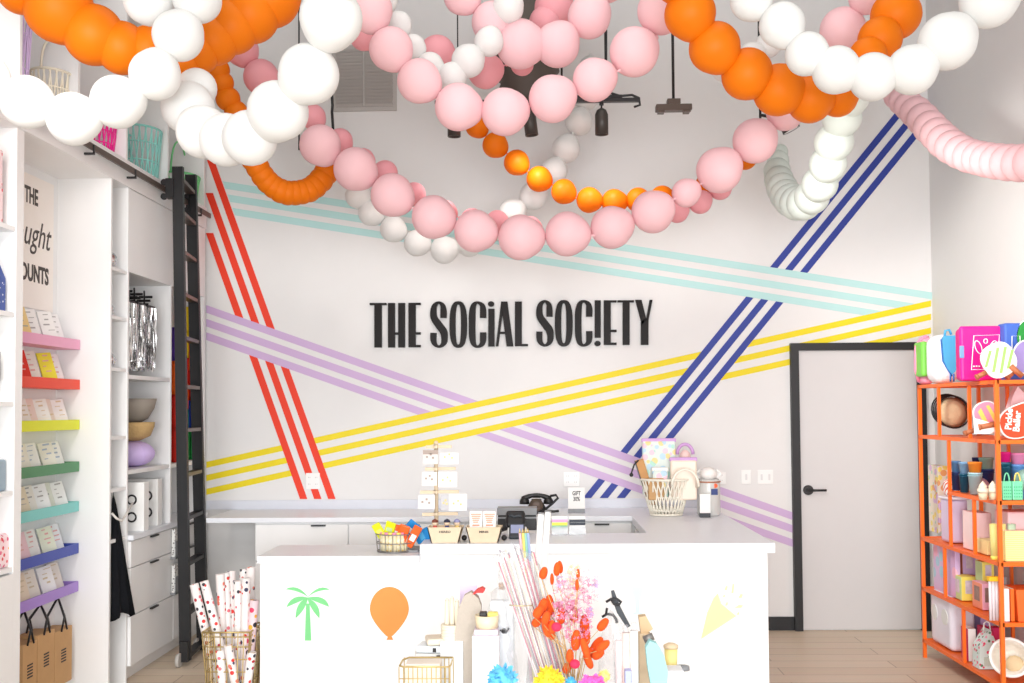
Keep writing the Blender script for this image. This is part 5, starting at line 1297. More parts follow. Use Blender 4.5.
for i, px in enumerate((994, 1002, 1012)):
    Yg = RY0+.1; c = onY(px, 545, Yg); zt3 = zat(524, c.x, Yg); r = 4/S(Yg)
    o = thing('glass_tumbler', ['yellow tinted tumbler beside the front pole, left', 'yellow tinted tumbler just right of the front pole', 'pale green tinted tumbler near the yellow box'][i], 'tumbler', (c.x, Yg, LV['tub']), 'tinted tumblers on the third shelf')
    MB().lathe([(r*.8, 0), (r, zt3-LV['tub']), (r*.92, zt3-LV['tub']), (r*.7, .01)], (c.x, Yg, LV['tub']+.001), 18).build('glass', mat('yellow_glass' if i < 2 else 'green_glass', (246, 234, 150) if i < 2 else (206, 236, 206), .15, alpha=.8), o)
    MB().lathe([(r*.81, .0), (r*.85, .02)], (c.x, Yg, LV['tub']+.0015), 18).build('base_ring', YEL, o)
rbox(975, 986, 1003, 'tub', 541, X0, mat('straw_yellow', (244, 226, 160), .5), 'low straw yellow box in front of the pale pink box', 'low_box')
a_ = onY(1005, 531, RY0+.02)
solo(MB().box(a_.x, RX1-.02, RY0+.02, RY0+.09, LV['tub']+.001, a_.z, .003), 'gift_box', bands('lemon_tile', (248, 242, 140), (250, 224, 190), 30, 'Z', thr=.3), 'lemon yellow box at the right edge of the third shelf', 'box')
solo(MB().box(onY(1008, 520, RY0+.12).x, RX1-.02, RY0+.12, RY0+.3, LV['tub']+.001, zat(512, RX+.1, RY0+.12), .01), 'gift_box', mat('dusty_pink', (240, 200, 204), .5), 'dusty pink box behind the lemon yellow box', 'box')
solo(MB().ball((RX+.12, RY0+.52, Z+.052), .05, 10, .9), 'seashell_ornament', mat('mauve_matte', (190, 160, 180), .6), 'mauve ball ornament behind the cups', 'ornament')
# --- window boxes tier
RB = spots('rainbow_print', (216, 196, 232), [(240, 226, 150), (170, 214, 234), (240, 180, 206)], 12, .45)
rbox(932, 943, 950, 'window', 544, X0, RB, 'lilac rainbow box, the taller at the far end of the fourth shelf')
rbox(944.5, 954, 959, 'window', 546, X0+.0, spots('rainbow_print2', (214, 184, 228), [(200, 170, 226), (240, 190, 214)], 10, .4), 'lilac box with rainbow marks, second on the fourth shelf')
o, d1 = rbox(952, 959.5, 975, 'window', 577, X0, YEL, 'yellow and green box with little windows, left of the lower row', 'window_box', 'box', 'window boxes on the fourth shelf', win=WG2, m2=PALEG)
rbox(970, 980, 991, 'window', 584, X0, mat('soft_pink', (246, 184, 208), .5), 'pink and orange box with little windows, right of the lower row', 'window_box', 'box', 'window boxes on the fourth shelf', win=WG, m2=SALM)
zz_ = LV['window']+.16
def wbox_up(px0, px1, px2, py0, py1, X_, m, m2, label):
    Y1 = onX(px0, 560, X_).y; Y0_ = onX(px1, 560, X_).y; X1 = onY(px2, 560, Y0_).x; z0 = zat(py1, X_, Y0_); z1 = zat(py0, X_, Y0_)
    # a plain riser carton carries the upper row
    solo(MB().box(X_+.004, X1-.004, Y0_+.004, max(Y1, Y0_+.05)-.004, LV['window']+.001, z0-.0005, .002), 'riser_box', m2, 'box under the '+label.split(',')[0], 'box', 'riser boxes on the fourth shelf')
    o = thing('window_box', label, 'box', ((X_+X1)/2, Y0_, z0), 'window boxes on the fourth shelf')
    mb = MB().box(X_, X1, Y0_, max(Y1, Y0_+.05), z0, z1, .003)
    for f_ in mb.bm.faces:
        if f_.normal.x < -.5: f_.material_index = 1
    mb.build('box_body', [m, m2], o)
    w_, h_ = X1-X_, z1-z0
    MB().box(X_+w_*.25, X1-w_*.25, Y0_-.002, Y0_-.0003, z0+h_*.3, z1-h_*.15).build('window_panel', WG2, o)
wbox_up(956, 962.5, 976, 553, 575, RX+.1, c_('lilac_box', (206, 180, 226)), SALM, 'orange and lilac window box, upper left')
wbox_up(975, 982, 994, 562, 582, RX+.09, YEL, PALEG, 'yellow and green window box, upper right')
for i, px in enumerate((992.5,)):
    Yg = RY0+.06; c = onY(px+1, 600, Yg); r = 5/S(Yg); zt3 = zat(581, c.x, Yg)
    o = thing('cosmetic_tube_set', 'clear tubes with a yellow top beside the front rack pole', 'tubes', (c.x, Yg, LV['window']))
    for k_ in (-1, 0, 1): MB().cyl((c.x+k_*r*.62, Yg, LV['window']+.001), (c.x+k_*r*.62, Yg, zt3), r*.28, n=12).build('tube', mat('frosted', (240, 232, 238), .2), o)
    MB().box(c.x-r, c.x+r*1.1, Yg-.02, Yg+.02, zt3, zt3+.025, .004).build('yellow_top', c_('amber_yellow', (250, 196, 30)), o)
mb = MB()
for i, (pa, pb, m_, lb) in enumerate(((1003, 1010, PAPER, 'white book right of the front rack pole'), (1010.5, 1015, ORM, 'slim orange book beside the white one'))):
    a_ = onY(pa, 589, RY0+.02); b2 = onY(pb, 620, RY0+.02)
    o = thing('book', lb, 'book', ((a_.x+b2.x)/2, RY0+.02, LV['window']), 'books on the fourth shelf')
    MB().box(a_.x, b2.x, RY0+.02, RY0+.2, LV['window']+.001, a_.z, .003).build('cover', m_, o)
    MB().box(a_.x+.003, b2.x-.003, RY0+.024, RY0+.202, a_.z-.001, a_.z+.001).build('pages', CREAM, o)
a_ = onY(1016, 590, RY0+.02)
o = solo(MB().prism([(a_.x+.01, RY0+.02, LV['window']+.001), (RX1-.02, RY0+.02, LV['window']+.001), (RX1-.02, RY0+.02, a_.z), (a_.x, RY0+.02, a_.z)], (0, .18, 0)), 'storage_bin', mat('bin_orange', (250, 110, 40), .5), 'orange bin at the right edge of the fourth shelf', 'bin')
a_ = onY(1007, 580, RY0+.1); o = solo(MB().box(a_.x, a_.x+.045, RY0+.205, RY0+.25, LV['window']+.001, a_.z, .006), 'perfume_bottle', GREY, 'small grey bottle behind the white book', 'bottle')
# --- low tier
x0, x1, y0, y1, z0, z1 = rbx(928, 948, 957, LV['low'], 597, RX+.02)
o = thing('cooler_box', 'large white box with rounded corners and pale discs on the lowest shelf', 'box', ((x0+x1)/2, (y0+y1)/2, z0))
MB().box(x0, x1+.1, y0, y1, z0, z1, .03, seg=4).build('box_body', mat('pale_lilac_white', (232, 230, 242), .35), o)
for f_ in (.27, .78): MB().cyl((x0-.004, y0+(y1-y0)*f_, z0+.2), (x0+.001, y0+(y1-y0)*f_, z0+.2), .05, n=24).build('side_disc', mat('disc_pale', (226, 228, 226), .3), o)
rbox(961, 978, 990, 'low', 608, RX+.22, LAV, 'lavender box standing at the back of the lowest shelf')
mg = mat('deep_magenta_box', (214, 20, 96), .5)
o, d_ = rbox(958, 965, 973, 'low', 629, X0-.01, PAPER, 'magenta sided white box, left on the lowest shelf', m2=mg, bev=.002)
rbox(974, 979, 987, 'low', 627, X0+.1, mg, 'deep magenta box behind the floral house box')
rbox(985, 990, 999, 'low', 628, X0+.12, mg, 'deep magenta box nearest the front pole on the lowest shelf')
# floral house
yb_ = onX(980, 650, RX+.03).y-.02
P_ = [onY(x, y, yb_) for x, y in ((979, 662), (996, 668), (997.5, 645), (990.5, 630), (980, 647))]
for p in P_[:2]: p.z = LV['low']+.001
o = thing('house_gift_box', 'small floral house shaped box with a handle on the lowest shelf', 'box', (P_[0].x, yb_, LV['low']))
MB().prism(P_, (0, .1, 0)).build('box_body', spots('flower_print', (214, 234, 232), [(226, 70, 110), (90, 130, 100), (240, 170, 190)], 40, .34), o)
MB().box((P_[0].x+P_[1].x)/2-.02, (P_[0].x+P_[1].x)/2+.02, yb_-.002, yb_, LV['low']+.02, LV['low']+.07).build('gingham_panel', bands('gingham', (240, 240, 236), (130, 180, 160), 60, 'Z'), o)
MB().tube([P_[3]+Vector(v_) for v_ in ((-.02, .05, -.01), (-.015, .05, .03), (0, .05, .04), (.015, .05, .03), (.02, .05, -.01))], .004, 6).build('handle', PAPER, o)
# white woven bonnet
Yb = RY0+.0; c = onY(1013, 659, Yb+.03); c.z = max(c.z, LV['low']+.11)
o = thing('white_woven_basket', 'white woven basket with a wide rim at the right of the lowest shelf', 'basket', (c.x, Yb+.1, LV['low']))
Mh = Matrix.Rotation(PI/2-.25, 4, 'X') @ Matrix.Rotation(-.35, 4, 'Y')
Rb = 18/S(Yb)
MB().lathe([(.001, -.13), (Rb*.55, -.12), (Rb*.8, -.05), (Rb, 0), (Rb*.97, 0), (Rb*.76, -.05), (Rb*.5, -.112), (.001, -.12)], c+Vector((0, .04, 0)), 28, Mh).build('basket_body', mat('white_weave', (246, 240, 230), .6, bump=.6, bs=70), o)
MB().tube([c+Vector((0, .035, 0))+(Mh @ Vector((Rb*math.cos(2*PI*i/30), Rb*math.sin(2*PI*i/30), 0))) for i in range(30)], .009, 8, True).build('rim', PAPER, o)
o = solo(MB().lathe([(.02, 0), (.045, .02), (.05, .05), (.03, .08), (.001, .09)], (onY(1008, 660, RY0+.16).x+.02, RY0+.12, LV['low']+.045), 16), 'soft_toy', c_('sand_plush', (226, 200, 160), rough=.9), 'sand coloured plush inside the white woven basket', 'toy')

# ------------------------------------------------------------------ display table in the foreground
ZT0 = .40; TY0, TY1 = 3.75, 4.75
tl, tr_ = onY(392, 600, TY1).x, onY(700, 600, TY1).x
t = thing('display_table', 'low white display table crowded with gifts in front of the counter', 'table', ((tl+tr_)/2, (TY0+TY1)/2, 0))
MB().box(tl, tr_, TY0, TY1, ZT0-.03, ZT0, .005).build('tabletop', LAM, t)
for x in (tl+.05, tr_-.05):
    for y in (TY0+.05, TY1-.05): MB().box(x-.025, x+.025, y-.025, y+.025, 0, ZT0-.03).build('leg', LAM, t)
Zt0 = ZT0+.001
def fbox(px0, px1, pyt, Y, dep, name, m, label, cat, bev=.004, z0=None, grp=None, rz=0):
    a_ = onY(px0, pyt, Y); b2 = onY(px1, pyt, Y); z0 = Zt0 if z0 is None else z0
    M = None
    if rz: M = Matrix.Translation(((a_.x+b2.x)/2, Y, 0)) @ Matrix.Rotation(rz, 4, 'Z') @ Matrix.Translation((-(a_.x+b2.x)/2, -Y, 0))
    o = solo(MB().box(a_.x, b2.x, Y, Y+dep, z0, a_.z, bev, M), name, m, label, cat, grp)
    return o, (a_.x, b2.x, a_.z)
# wire tray at left
Yw = 4.2
a_, b2 = onY(399, 667, Yw), onY(450, 667, Yw)
o = thing('wire_tray', 'gold rimmed wire tray at the front left of the display table', 'tray', ((a_.x+b2.x)/2, Yw, Zt0))
mb = MB(); zt3 = a_.z
mb.tube([(a_.x+.02, Yw, zt3), (b2.x-.01, Yw, zt3), (b2.x, Yw+.02, zt3), (b2.x, Yw+.16, zt3), (a_.x+.02, Yw+.16, zt3), (a_.x, Yw+.12, zt3), (a_.x, Yw+.02, zt3)], .004, 6, True)
for i in range(12):
    x = a_.x+(b2.x-a_.x)*i/11; mb.cyl((x, Yw, zt3), (x, Yw, Zt0), .002, n=4).cyl((x, Yw+.16, zt3), (x, Yw+.16, Zt0), .002, n=4)
for k_ in range(1, 5): mb.tube([(a_.x, Yw, Zt0+(zt3-Zt0)*k_/5), (b2.x, Yw, Zt0+(zt3-Zt0)*k_/5)], .002, 4)
mb.build('wire_frame', GOLD, o)
Zs = Zt0+.002
wc = mat('cream_paper_bundle', (240, 230, 216), .7)
for i, (p0, p1, pyt, dY, m_, lb) in enumerate(((405, 440, 662, .05, wc, 'cream paper bundle in the wire tray'), )):
    fbox(p0, p1, pyt+2, Yw+.03, .1, 'paper_bundle', m_, lb, 'bundle')
# stepped stationery packs
Yq = 4.45
_, q1 = fbox(412, 450, 662, Yq, .14, 'stationery_box', mat('blush_white', (244, 232, 230), .6), 'blush white box under the stacked packets on the display table', 'box')
zc_ = q1[2]
for i, (p0, p1, h_, rz, m_, lb) in enumerate(((413, 446, .028, .1, PAPER, 'white cellophane packet at the bottom of the stack'), (416, 444, .03, -.15, mat('pale_blue_film', (228, 236, 242), .2), 'pale blue packet in the middle of the stack'), (424, 446, .028, .2, CREAM, 'cream packet on top of the stack'))):
    a_ = onY(p0, 600, Yq); b2 = onY(p1, 600, Yq); M = Matrix.Translation(((a_.x+b2.x)/2, Yq+.07, zc_+.0015)) @ Matrix.Rotation(rz, 4, 'Z')
    o = thing('cellophane_packet', lb, 'packet', ((a_.x+b2.x)/2, Yq+.07, zc_), 'stacked cellophane packets')
    w_ = (b2.x-a_.x)/2
    MB().box(-w_, w_, -.055, .055, 0, h_, .01, M, 3).build('packet_body', m_, o)
    MB().box(w_*.3, w_*.55, -.057, -.055, h_*.2, h_*.8, 0, M).build('printed_label', TXT, o)
    zc_ += h_+.002
# ribbed candle jar with three tapers
Yj = 4.5; c = onY(452, 640, Yj); r = 11/S(Yj); z1 = zat(624, c.x, Yj); z0 = zat(641, c.x, Yj)
fbox(440, 463, 641.5, Yj-.06, .12, 'pedestal_box', mat('clear_white', (240, 244, 246), .3), 'white box carrying the ribbed cream pot', 'box')
o = thing('ribbed_pot', 'ribbed cream pot on the display table holding three tapers', 'pot', (c.x, Yj, z0))
pf = [(r*.9, 0)]
n = 6
for i in range(n):
    f0 = (z1-z0)*i/n; hh = (z1-z0)/n; pf += [(r*.93, f0+.002), (r, f0+hh*.3), (r, f0+hh*.7), (r*.93, f0+hh*.98)]
pf += [(r*.7, z1-z0), (r*.7, .01)]
MB().lathe(pf, (c.x, Yj, z0+.001), 28).build('pot_body', mat('cream_ceramic', (238, 230, 206), .5), o)
for i, (px, pt) in enumerate(((447, 596), (452, 594), (457, 597))):
    a_ = onY(px, pt, Yj); zb = z0+.015
    g_ = thing('taper_candle', ['cream taper candle, left of three in the ribbed pot', 'cream taper candle, middle of three in the ribbed pot', 'cream taper candle, right of three in the ribbed pot'][i], 'candle', (a_.x, Yj, zb), 'taper candles in the ribbed pot')
    MB().cyl((a_.x, Yj, zb), (a_.x, Yj, a_.z-.02), .012, .009, n=12).cyl((a_.x, Yj, a_.z-.02), (a_.x, Yj, a_.z-.008), .009, .003, n=12).build('wax', CREAM, g_)
    MB().cyl((a_.x, Yj, a_.z-.01), (a_.x, Yj, a_.z+.006), .0012, n=5).build('wick', PAPER, g_)
fbox(460, 477, 615.5-30, 4.68, .006, 'gift_card_sheet', mat('lilac_sheet', (226, 210, 240), .6), 'lilac card standing behind the ribbed pot', 'card', .001)
# beige gnome bag
Yg = 4.45; P_ = [onY(x, y, Yg) for x, y in ((452, 660), (480, 660), (481, 606), (478, 598), (471, 592), (464, 596), (458, 610), (455, 632))]
for p in P_[:2]: p.z = Zt0
o = thing('felt_bag', 'beige felt pouch with a red tab on top on the display table', 'pouch', (P_[0].x+.06, Yg, Zt0))
MB().prism(P_, (0, .05, 0)).build('pouch_body', mat('beige_felt', (190, 180, 168), .9, bump=.3), o)
MB().prism([onY(x, y, Yg-.002) for x, y in ((472, 595), (477, 590), (482, 588), (485, 590), (483, 593), (477, 593))], (0, .05, 0)).build('red_tab', RED, o)
# white/lilac box with beige pot
Yb_ = 4.3
_, q1 = fbox(472, 499, 636, Yb_, .1, 'gift_box', mat('white_satin_box', (248, 246, 248), .4), 'white box with a lilac lid carrying the small beige pot', 'box')
_, q2 = fbox(474, 498, 630, Yb_+.004, .09, 'box_lid_tray', mat('lilac_lid', (222, 208, 222), .5), 'lilac box lying on the white box', 'box', z0=q1[2]+.001)
c = onY(487, 628, Yb_+.05); zt3 = zat(615, c.x, c.y)
o = thing('small_pot', 'small beige pot with black and yellow candies on the lilac box', 'pot', (c.x, c.y, q2[2]))
rr = 12/S(c.y)
MB().lathe([(rr*.9, 0), (rr, zt3-q2[2]), (rr*.9, zt3-q2[2]), (rr*.85, zt3-q2[2]-.01), (.001, zt3-q2[2]-.01)], (c.x, c.y, q2[2]+.001), 24).build('pot_body', mat('beige_ceramic', (238, 220, 186), .5), o)
MB().box(c.x-.03, c.x, c.y-.02, c.y+.02, zt3-.008, zt3+.014, .004).build('black_candy', BLK, o)
MB().box(c.x+.004, c.x+.045, c.y-.02, c.y+.02, zt3-.008, zt3+.012, .004).build('yellow_candy', YEL, o)
# cellophane gift bags (crinkled film)
def film_bag(pts, Y, dep, label, k, inner=None, tie=None, col=None):
    P_ = [onY(x, y, Y) for x, y in pts]
    c0 = sum(P_, Vector())/len(P_); n_ = len(P_)
    zmin = min(p.z for p in P_)
    o = thing('cellophane_bag', label, 'gift bag', (c0.x, Y, max(Zt0, zmin)), 'cellophane wrapped gifts on the display table')
    rr_ = random.Random(k); mb = MB()
    nr, nc = 12, 18
    zmax = max(p.z for p in P_)
    def span(z):
        xs = []
        for i in range(n_):
            a0, b0 = P_[i], P_[(i+1) % n_]
            if (a0.z-z)*(b0.z-z) <= 0 and abs(a0.z-b0.z) > 1e-6: xs.append(a0.x+(b0.x-a0.x)*(z-a0.z)/(b0.z-a0.z))
        return (min(xs), max(xs)) if xs else (c0.x-.005, c0.x+.005)
    rings = []
    for j in range(nr+1):
        z = zmin+(zmax-zmin)*(.003+.994*j/nr); xa_, xb_ = span(z); ring = []
        for i in range(nc):
            t_ = 2*PI*i/nc; rj_ = 1+rr_.uniform(-.13, .13)
            ring.append(mb.bm.verts.new(((xa_+xb_)/2+(xb_-xa_)/2*math.cos(t_)*rj_, Y+dep*math.sin(t_)*rj_, max(z+rr_.uniform(-.006, .006), Zt0))))
        rings.append(ring)
    for A, B in zip(rings, rings[1:]):
        for i in range(nc): mb.bm.faces.new([A[i], A[(i+1) % nc], B[(i+1) % nc], B[i]])
    mb.build('film_wrap', col or FILM, o)
    if inner: inner(o)
    return o
def in1(o):
    c = onY(502, 640, 4.42)
    MB().box(c.x-.05, c.x+.05, 4.4, 4.45, Zt0, zat(600, c.x, 4.42), .01).build('tissue_filling', mat('tissue_white', (238, 242, 246), .7, bump=.5, bs=30), o)
    a_ = onY(503, 583, 4.42); MB().cyl((a_.x, 4.42, a_.z-.025), (a_.x, 4.42, a_.z), .018, n=14).build('cork', c_('cork', (206, 156, 110)), o)
    MB().ball(onY(504, 631, 4.36), .012, 6).tube([onY(500, 630, 4.36), onY(506, 633, 4.36), onY(509, 628, 4.36)], .004, 5).build('black_tie', BLK, o)
film_bag([(490, 690), (520, 690), (514, 640), (518, 600), (510, 582), (492, 584), (489, 610), (498, 636)], 4.42, .07, 'tall crinkled cellophane bag with a cork left of the paper sticks', 3, in1)
# bunch of rolled posters / sticks
o = thing('paper_straw_bunch', 'fan of thin white and pink sticks tied with twine, wrapped in film', 'sticks', (onY(535, 660, 4.35).x, 4.35, Zt0))
rs = random.Random(11); cols = [PAPER, PAPER, mat('blush_stick', (206, 120, 140), .5), PAPER, CREAM, mat('grey_stick', (150, 146, 156), .5)]
knot_ = onY(530, 606, 4.35)
for i in range(44):
    f_ = i/43
    T = onY(496+44*f_+rs.uniform(-2, 2), 549+20*abs(f_-.45)+rs.uniform(-6, 8), 4.35+rs.uniform(-.04, .04))
    q0 = (494+44*f_, 560); B = onY(494+44*f_+.36*(690-560)*(1-.25*f_), 690, 4.35+rs.uniform(-.03, .03)); B = T+(B-T)*((T.z-Zt0)/(T.z-B.z))
    MB().cyl(T, B, .0032, n=6).build('stick', cols[i % 6], o)
MB().tube([onY(509, 605, 4.29), onY(520, 606, 4.28), onY(533, 605.5, 4.29)], .003, 5).build('twine', GOLD, o)
film_bag([(512, 690), (562, 690), (556, 640), (545, 600), (538, 556), (512, 545), (494, 548), (500, 590), (508, 640)], 4.35, .1, 'wide cellophane film wrapped around the fan of sticks', 5)
# tall white rolls
for i, (t0, b0, lb) in enumerate((((541, 514), (535, 600), 'tall white paper tube, left of the pair behind the sticks'), ((548, 512), (542, 600), 'tall white paper tube, right of the pair behind the sticks'))):
    Yk = 4.7; T = onY(*t0, Yk); B = onY(*b0, Yk); d_ = T-B; B = T-d_*((T.z-Zt0)/d_.z)
    o = thing('poster_tube', lb, 'tube', B, 'tall white tubes on the display table')
    MB().cyl(B, T, .014, n=14).build('tube_body', PAPER, o); MB().cyl(T, T+d_.normalized()*.006, .0148, n=14).build('end_cap', GREY, o)
for i, (px, cc) in enumerate(((520, (230, 190, 200)), (523, (240, 226, 120)), (525.5, (150, 200, 190)), (528, (160, 180, 220)))):
    Yk = 4.6; T = onY(px, 533, Yk); B = onY(px+5, 600, Yk); d_ = T-B; B = T-d_*((T.z-Zt0)/d_.z)
    o = thing('pastel_pen', ['pink', 'yellow', 'green', 'blue'][i]+' pastel pencil standing in front of the white tubes', 'pencil', B, 'pastel pencils behind the sticks')
    MB().cyl(B, T, .006, n=8).build('pencil_body', mat('pen%d' % i, cc, .4), o); MB().cyl(T, T+d_.normalized()*.02, .006, .001, n=8).build('tip', GOLD, o)
# --- dried flower bouquet
Yf = 4.2
o = thing('dried_flower_bouquet', 'bouquet of orange bunny tails and pink dried flowers on the display table', 'flowers', (onY(572, 683, Yf).x, Yf, Zt0))
vb = onY(574, 683, Yf)
MB().lathe([(.035, 0), (.045, .05), (.03, .12), (.036, .15), (.03, .15), (.022, .11)], (vb.x, Yf, Zt0), 20).build('vase', mat('blush_ceramic', (244, 220, 214), .5), o)
OT = mat('orange_bunny_tail', (240, 90, 24), .9, bump=.6, bs=120, var=.15)
tails = [(543.5, 573, 4.2, 5.5, .3), (557, 569, 3.6, 6, .1), (560, 567, 3, 5.5, -.1), (578, 574, 2, 4.5, 0), (552, 579, 2, 5, 0), (577, 585, 2, 5, 0), (543, 606, 5, 7, .3), (550, 605, 4.5, 9, -.1), (538.5, 612, 5, 6, .6), (537, 622, 4.5, 5, .9), (546, 618, 4.5, 6, .3), (561, 615.5, 4.5, 7.5, .05), (573.5, 614, 5, 7.5, -.15), (547, 628, 5, 8, -.3), (551, 632, 4, 7, -.3), (552, 627, 4, 6, 0), (603, 624.5, 4.5, 6.5, .7), (584.5, 625, 5, 9, 0), (576, 640, 5, 9, .1), (586, 636, 4.5, 8, 0), (585, 648, 4, 9, -.3), (588, 660, 4, 8, -.4), (597, 645, 5, 8, .6), (603, 646, 4.5, 7, .9), (598, 654, 5, 6, 1), (570, 656, 4, 6, 0), (567, 668, 4.5, 5, .3), (591, 652, 4, 6, .5)]
for i, (px, py, rx, ry_, rot) in enumerate(tails):
    Yk = Yf-.05+.03*((i*7) % 5)
    c = onY(px, py, Yk); k_ = 1/S(Yk)
    M = Matrix.Rotation(rot, 4, 'Y')
    mb = MB(); L = ry_*k_*1.15; R1 = rx*k_*1.05
    mb.lathe([(max(R1*math.sin(PI*j/10)**.8*(1.05-.25*j/10), 1e-4), -L*math.cos(PI*j/10)) for j in range(11)], c, 12, M)
    st_ = c-(M @ Vector((0, 0, L))); 
    b_ = mb.build('bunny_tail', OT, o)
    MB().tube([st_, st_*.5+Vector((vb.x, Yf, Zt0+.2))*.5+Vector((.01*math.sin(i), 0, .03)), Vector((vb.x+.01*math.sin(i), Yf, Zt0+.1))], .0016, 4).build('stem', mat('dry_stem', (206, 170, 110), .8), b_)
def florets(name, mtl, n_, seed, reg, s_):
    rr_ = random.Random(seed); mb = MB()
    for _ in range(n_):
        x0_, y0_, x1_, y1_ = rr_.choice(reg); px, py = rr_.uniform(x0_, x1_), rr_.uniform(y0_, y1_)
        c = onY(px, py, Yf+rr_.uniform(-.05, .07)); s2 = s_*rr_.uniform(.6, 1.3)
        q_ = Matrix.Rotation(rr_.uniform(0, 6), 4, Vector((rr_.random(), rr_.random(), rr_.random()+.1)).normalized())
        for k_ in range(4):
            a0 = k_*PI/2; v0 = q_ @ Vector((s2*math.cos(a0-.5), s2*math.sin(a0-.5), s2*.3)); v1 = q_ @ Vector((s2*math.cos(a0+.5), s2*math.sin(a0+.5), s2*.3)); v2 = q_ @ Vector((s2*1.5*math.cos(a0), s2*1.5*math.sin(a0), s2*.6))
            f_ = mb.bm.faces.new([mb.bm.verts.new(c), mb.bm.verts.new(c+v0), mb.bm.verts.new(c+v2), mb.bm.verts.new(c+v1)])
    b_ = mb.build(name, mtl, o); b_['kind'] = 'stuff'
florets('pink_florets', mat('pink_floret', (240, 150, 184), .8, var=.3), 420, 1, [(553, 580, 590, 615), (560, 588, 592, 650), (566, 610, 590, 640), (554, 600, 575, 620)], .006)
florets('blush_florets', mat('blush_floret', (246, 204, 214), .8), 260, 2, [(565, 570, 598, 610), (556, 585, 580, 620)], .006)
florets('lilac_florets', mat('lilac_floret', (202, 176, 220), .8), 60, 4, [(557, 577, 565, 586), (591, 580, 597, 587), (586, 608, 592, 618), (570, 640, 578, 650)], .006)
florets('straw_florets', mat('straw_floret', (244, 222, 180), .8), 90, 5, [(568, 565, 580, 600)], .005)
for px, py in ((556.5, 627), (575, 664)):
    MB().ball(onY(px, py, Yf-.07), 5/S(Yf), 10, .9).build('pink_bud', mat('raspberry', (232, 50, 90), .8, bump=.5), o)
# --- pompoms
def pompom(px, py, rpx, Y, m, label, k):
    c = onY(px, py, Y); r = rpx/S(Y); rr_ = random.Random(k); c.z = max(c.z, Zt0+r*.7)
    mb = MB()
    for i in range(150):
        u = rr_.uniform(-1, 1); t_ = rr_.uniform(0, 2*PI); s_ = math.sqrt(1-u*u); d_ = Vector((s_*math.cos(t_), s_*math.sin(t_), u))
        x = d_.orthogonal().normalized(); x = Matrix.Rotation(rr_.uniform(0, 6), 3, d_) @ x; w_ = r*.14; L = r*rr_.uniform(.8, 1.05)
        mb.bm.faces.new([mb.bm.verts.new(c+d_*L*.2), mb.bm.verts.new(c+d_*L*.8+x*w_), mb.bm.verts.new(c+d_*L), mb.bm.verts.new(c+d_*L*.8-x*w_)])
    mb.ball(c, r*.72, 8)
    return solo(mb, 'tissue_pompom', m, label, 'pompom', 'tissue pompoms on the display table')
pompom(502, 680, 17, 4.05, mat('sky_tissue', (110, 200, 240), .8), 'sky blue tissue pompom at the bottom of the display table', 1)
pompom(549, 680, 16, 4.0, mat('yellow_tissue', (252, 216, 60), .8), 'yellow tissue pompom in front of the bouquet', 2)
pompom(592, 687, 15, 4.0, mat('pink_tissue', (244, 110, 196), .8), 'pink tissue pompom at the bottom right of the bouquet', 3)
pompom(604, 676, 7, 4.08, mat('butter_tissue', (250, 230, 150), .8), 'small butter yellow pompom behind the pink one', 4)
pompom(571, 683, 7, 4.02, mat('azure_tissue', (90, 190, 230), .8), 'small blue pompom between yellow and pink', 6)
# --- black ribbon wand + film bag
Yr_ = 4.4
o = thing('ribbon_bow', 'black ribbon bow on a wrapped gift right of the bouquet', 'ribbon', onY(618, 628, Yr_))
MB().prism([onY(x, y, Yr_) for x, y in ((611, 591), (614, 590), (617, 598), (621, 608), (630.5, 626), (627, 628), (617, 613), (613, 602))], (0, .006, 0)).build('ribbon_tail', c_('charcoal', (50, 56, 62)), o)
MB().tube([onY(x, y, Yr_-.01) for x, y in ((606, 602), (611, 599), (617, 599), (621, 602), (619, 605), (614, 604), (611, 599))], .006, 6).build('bow_loop', BLK, o)
MB().tube([onY(x, y, Yr_-.03) for x, y in ((602, 617), (607, 614), (613, 615), (616, 619), (617, 623))], .006, 6).tube([onY(x, y, Yr_-.03) for x, y in ((607, 608), (606, 614))], .005, 6).build('ribbon_curl', BLK, o)
MB().cyl(onY(611, 592, Yr_+.02), (onY(611, 592, Yr_).x+.02, Yr_+.02, Zt0), .004, n=6).build('wrapped_stem', PAPER, o)
film_bag([(596, 690), (628, 690), (630, 650), (622, 625), (612, 612), (603, 620), (600, 650)], 4.35, .07, 'clear film bag below the black ribbon bow', 8)
for i, (p0, p1, py, m_, lb) in enumerate(((622, 629.5, 630, mat('peach_roll', (250, 222, 214), .4), 'peach wrapped roll right of the film bag'), (630, 638, 628, PAPER, 'white wrapped roll beside the kraft box'), (615, 622, 638, mat('blush_roll', (250, 232, 232), .4), 'blush roll close to the film bag'))):
    Yk = 4.3; a_ = onY((p0+p1)/2, py, Yk); r = (p1-p0)/2/S(Yk)
    g_ = thing('wrapped_roll', lb, 'roll', (a_.x, Yk, Zt0), 'wrapped rolls right of the bouquet')
    MB().cyl((a_.x, Yk, Zt0), (a_.x, Yk, a_.z-.01), r, n=16).build('roll_body', m_, g_); MB().lathe([(r, 0), (r*.4, .012), (r*.7, .03)], (a_.x, Yk, a_.z-.01), 12).build('twisted_top', FILM, g_)
fbox(625, 632, 671, 4.15, .05, 'small_card', mat('periwinkle', (176, 186, 232), .5), 'periwinkle card with a red edge in front of the rolls', 'card')
_, q1 = fbox(639, 651, 634, 4.5, .06, 'kraft_carton', mat('pale_kraft', (226, 204, 170), .7), 'slim kraft box at the right of the display table', 'box')
P_ = [onY(x, y, 4.52) for x, y in ((639, 617), (646, 616), (653, 629), (646, 634), (641, 633))]
solo(MB().prism(P_, (0, .05, 0)), 'kraft_tag', mat('kraft_flap', (214, 186, 146), .7), 'kraft flap on top of the slim box', 'flap')
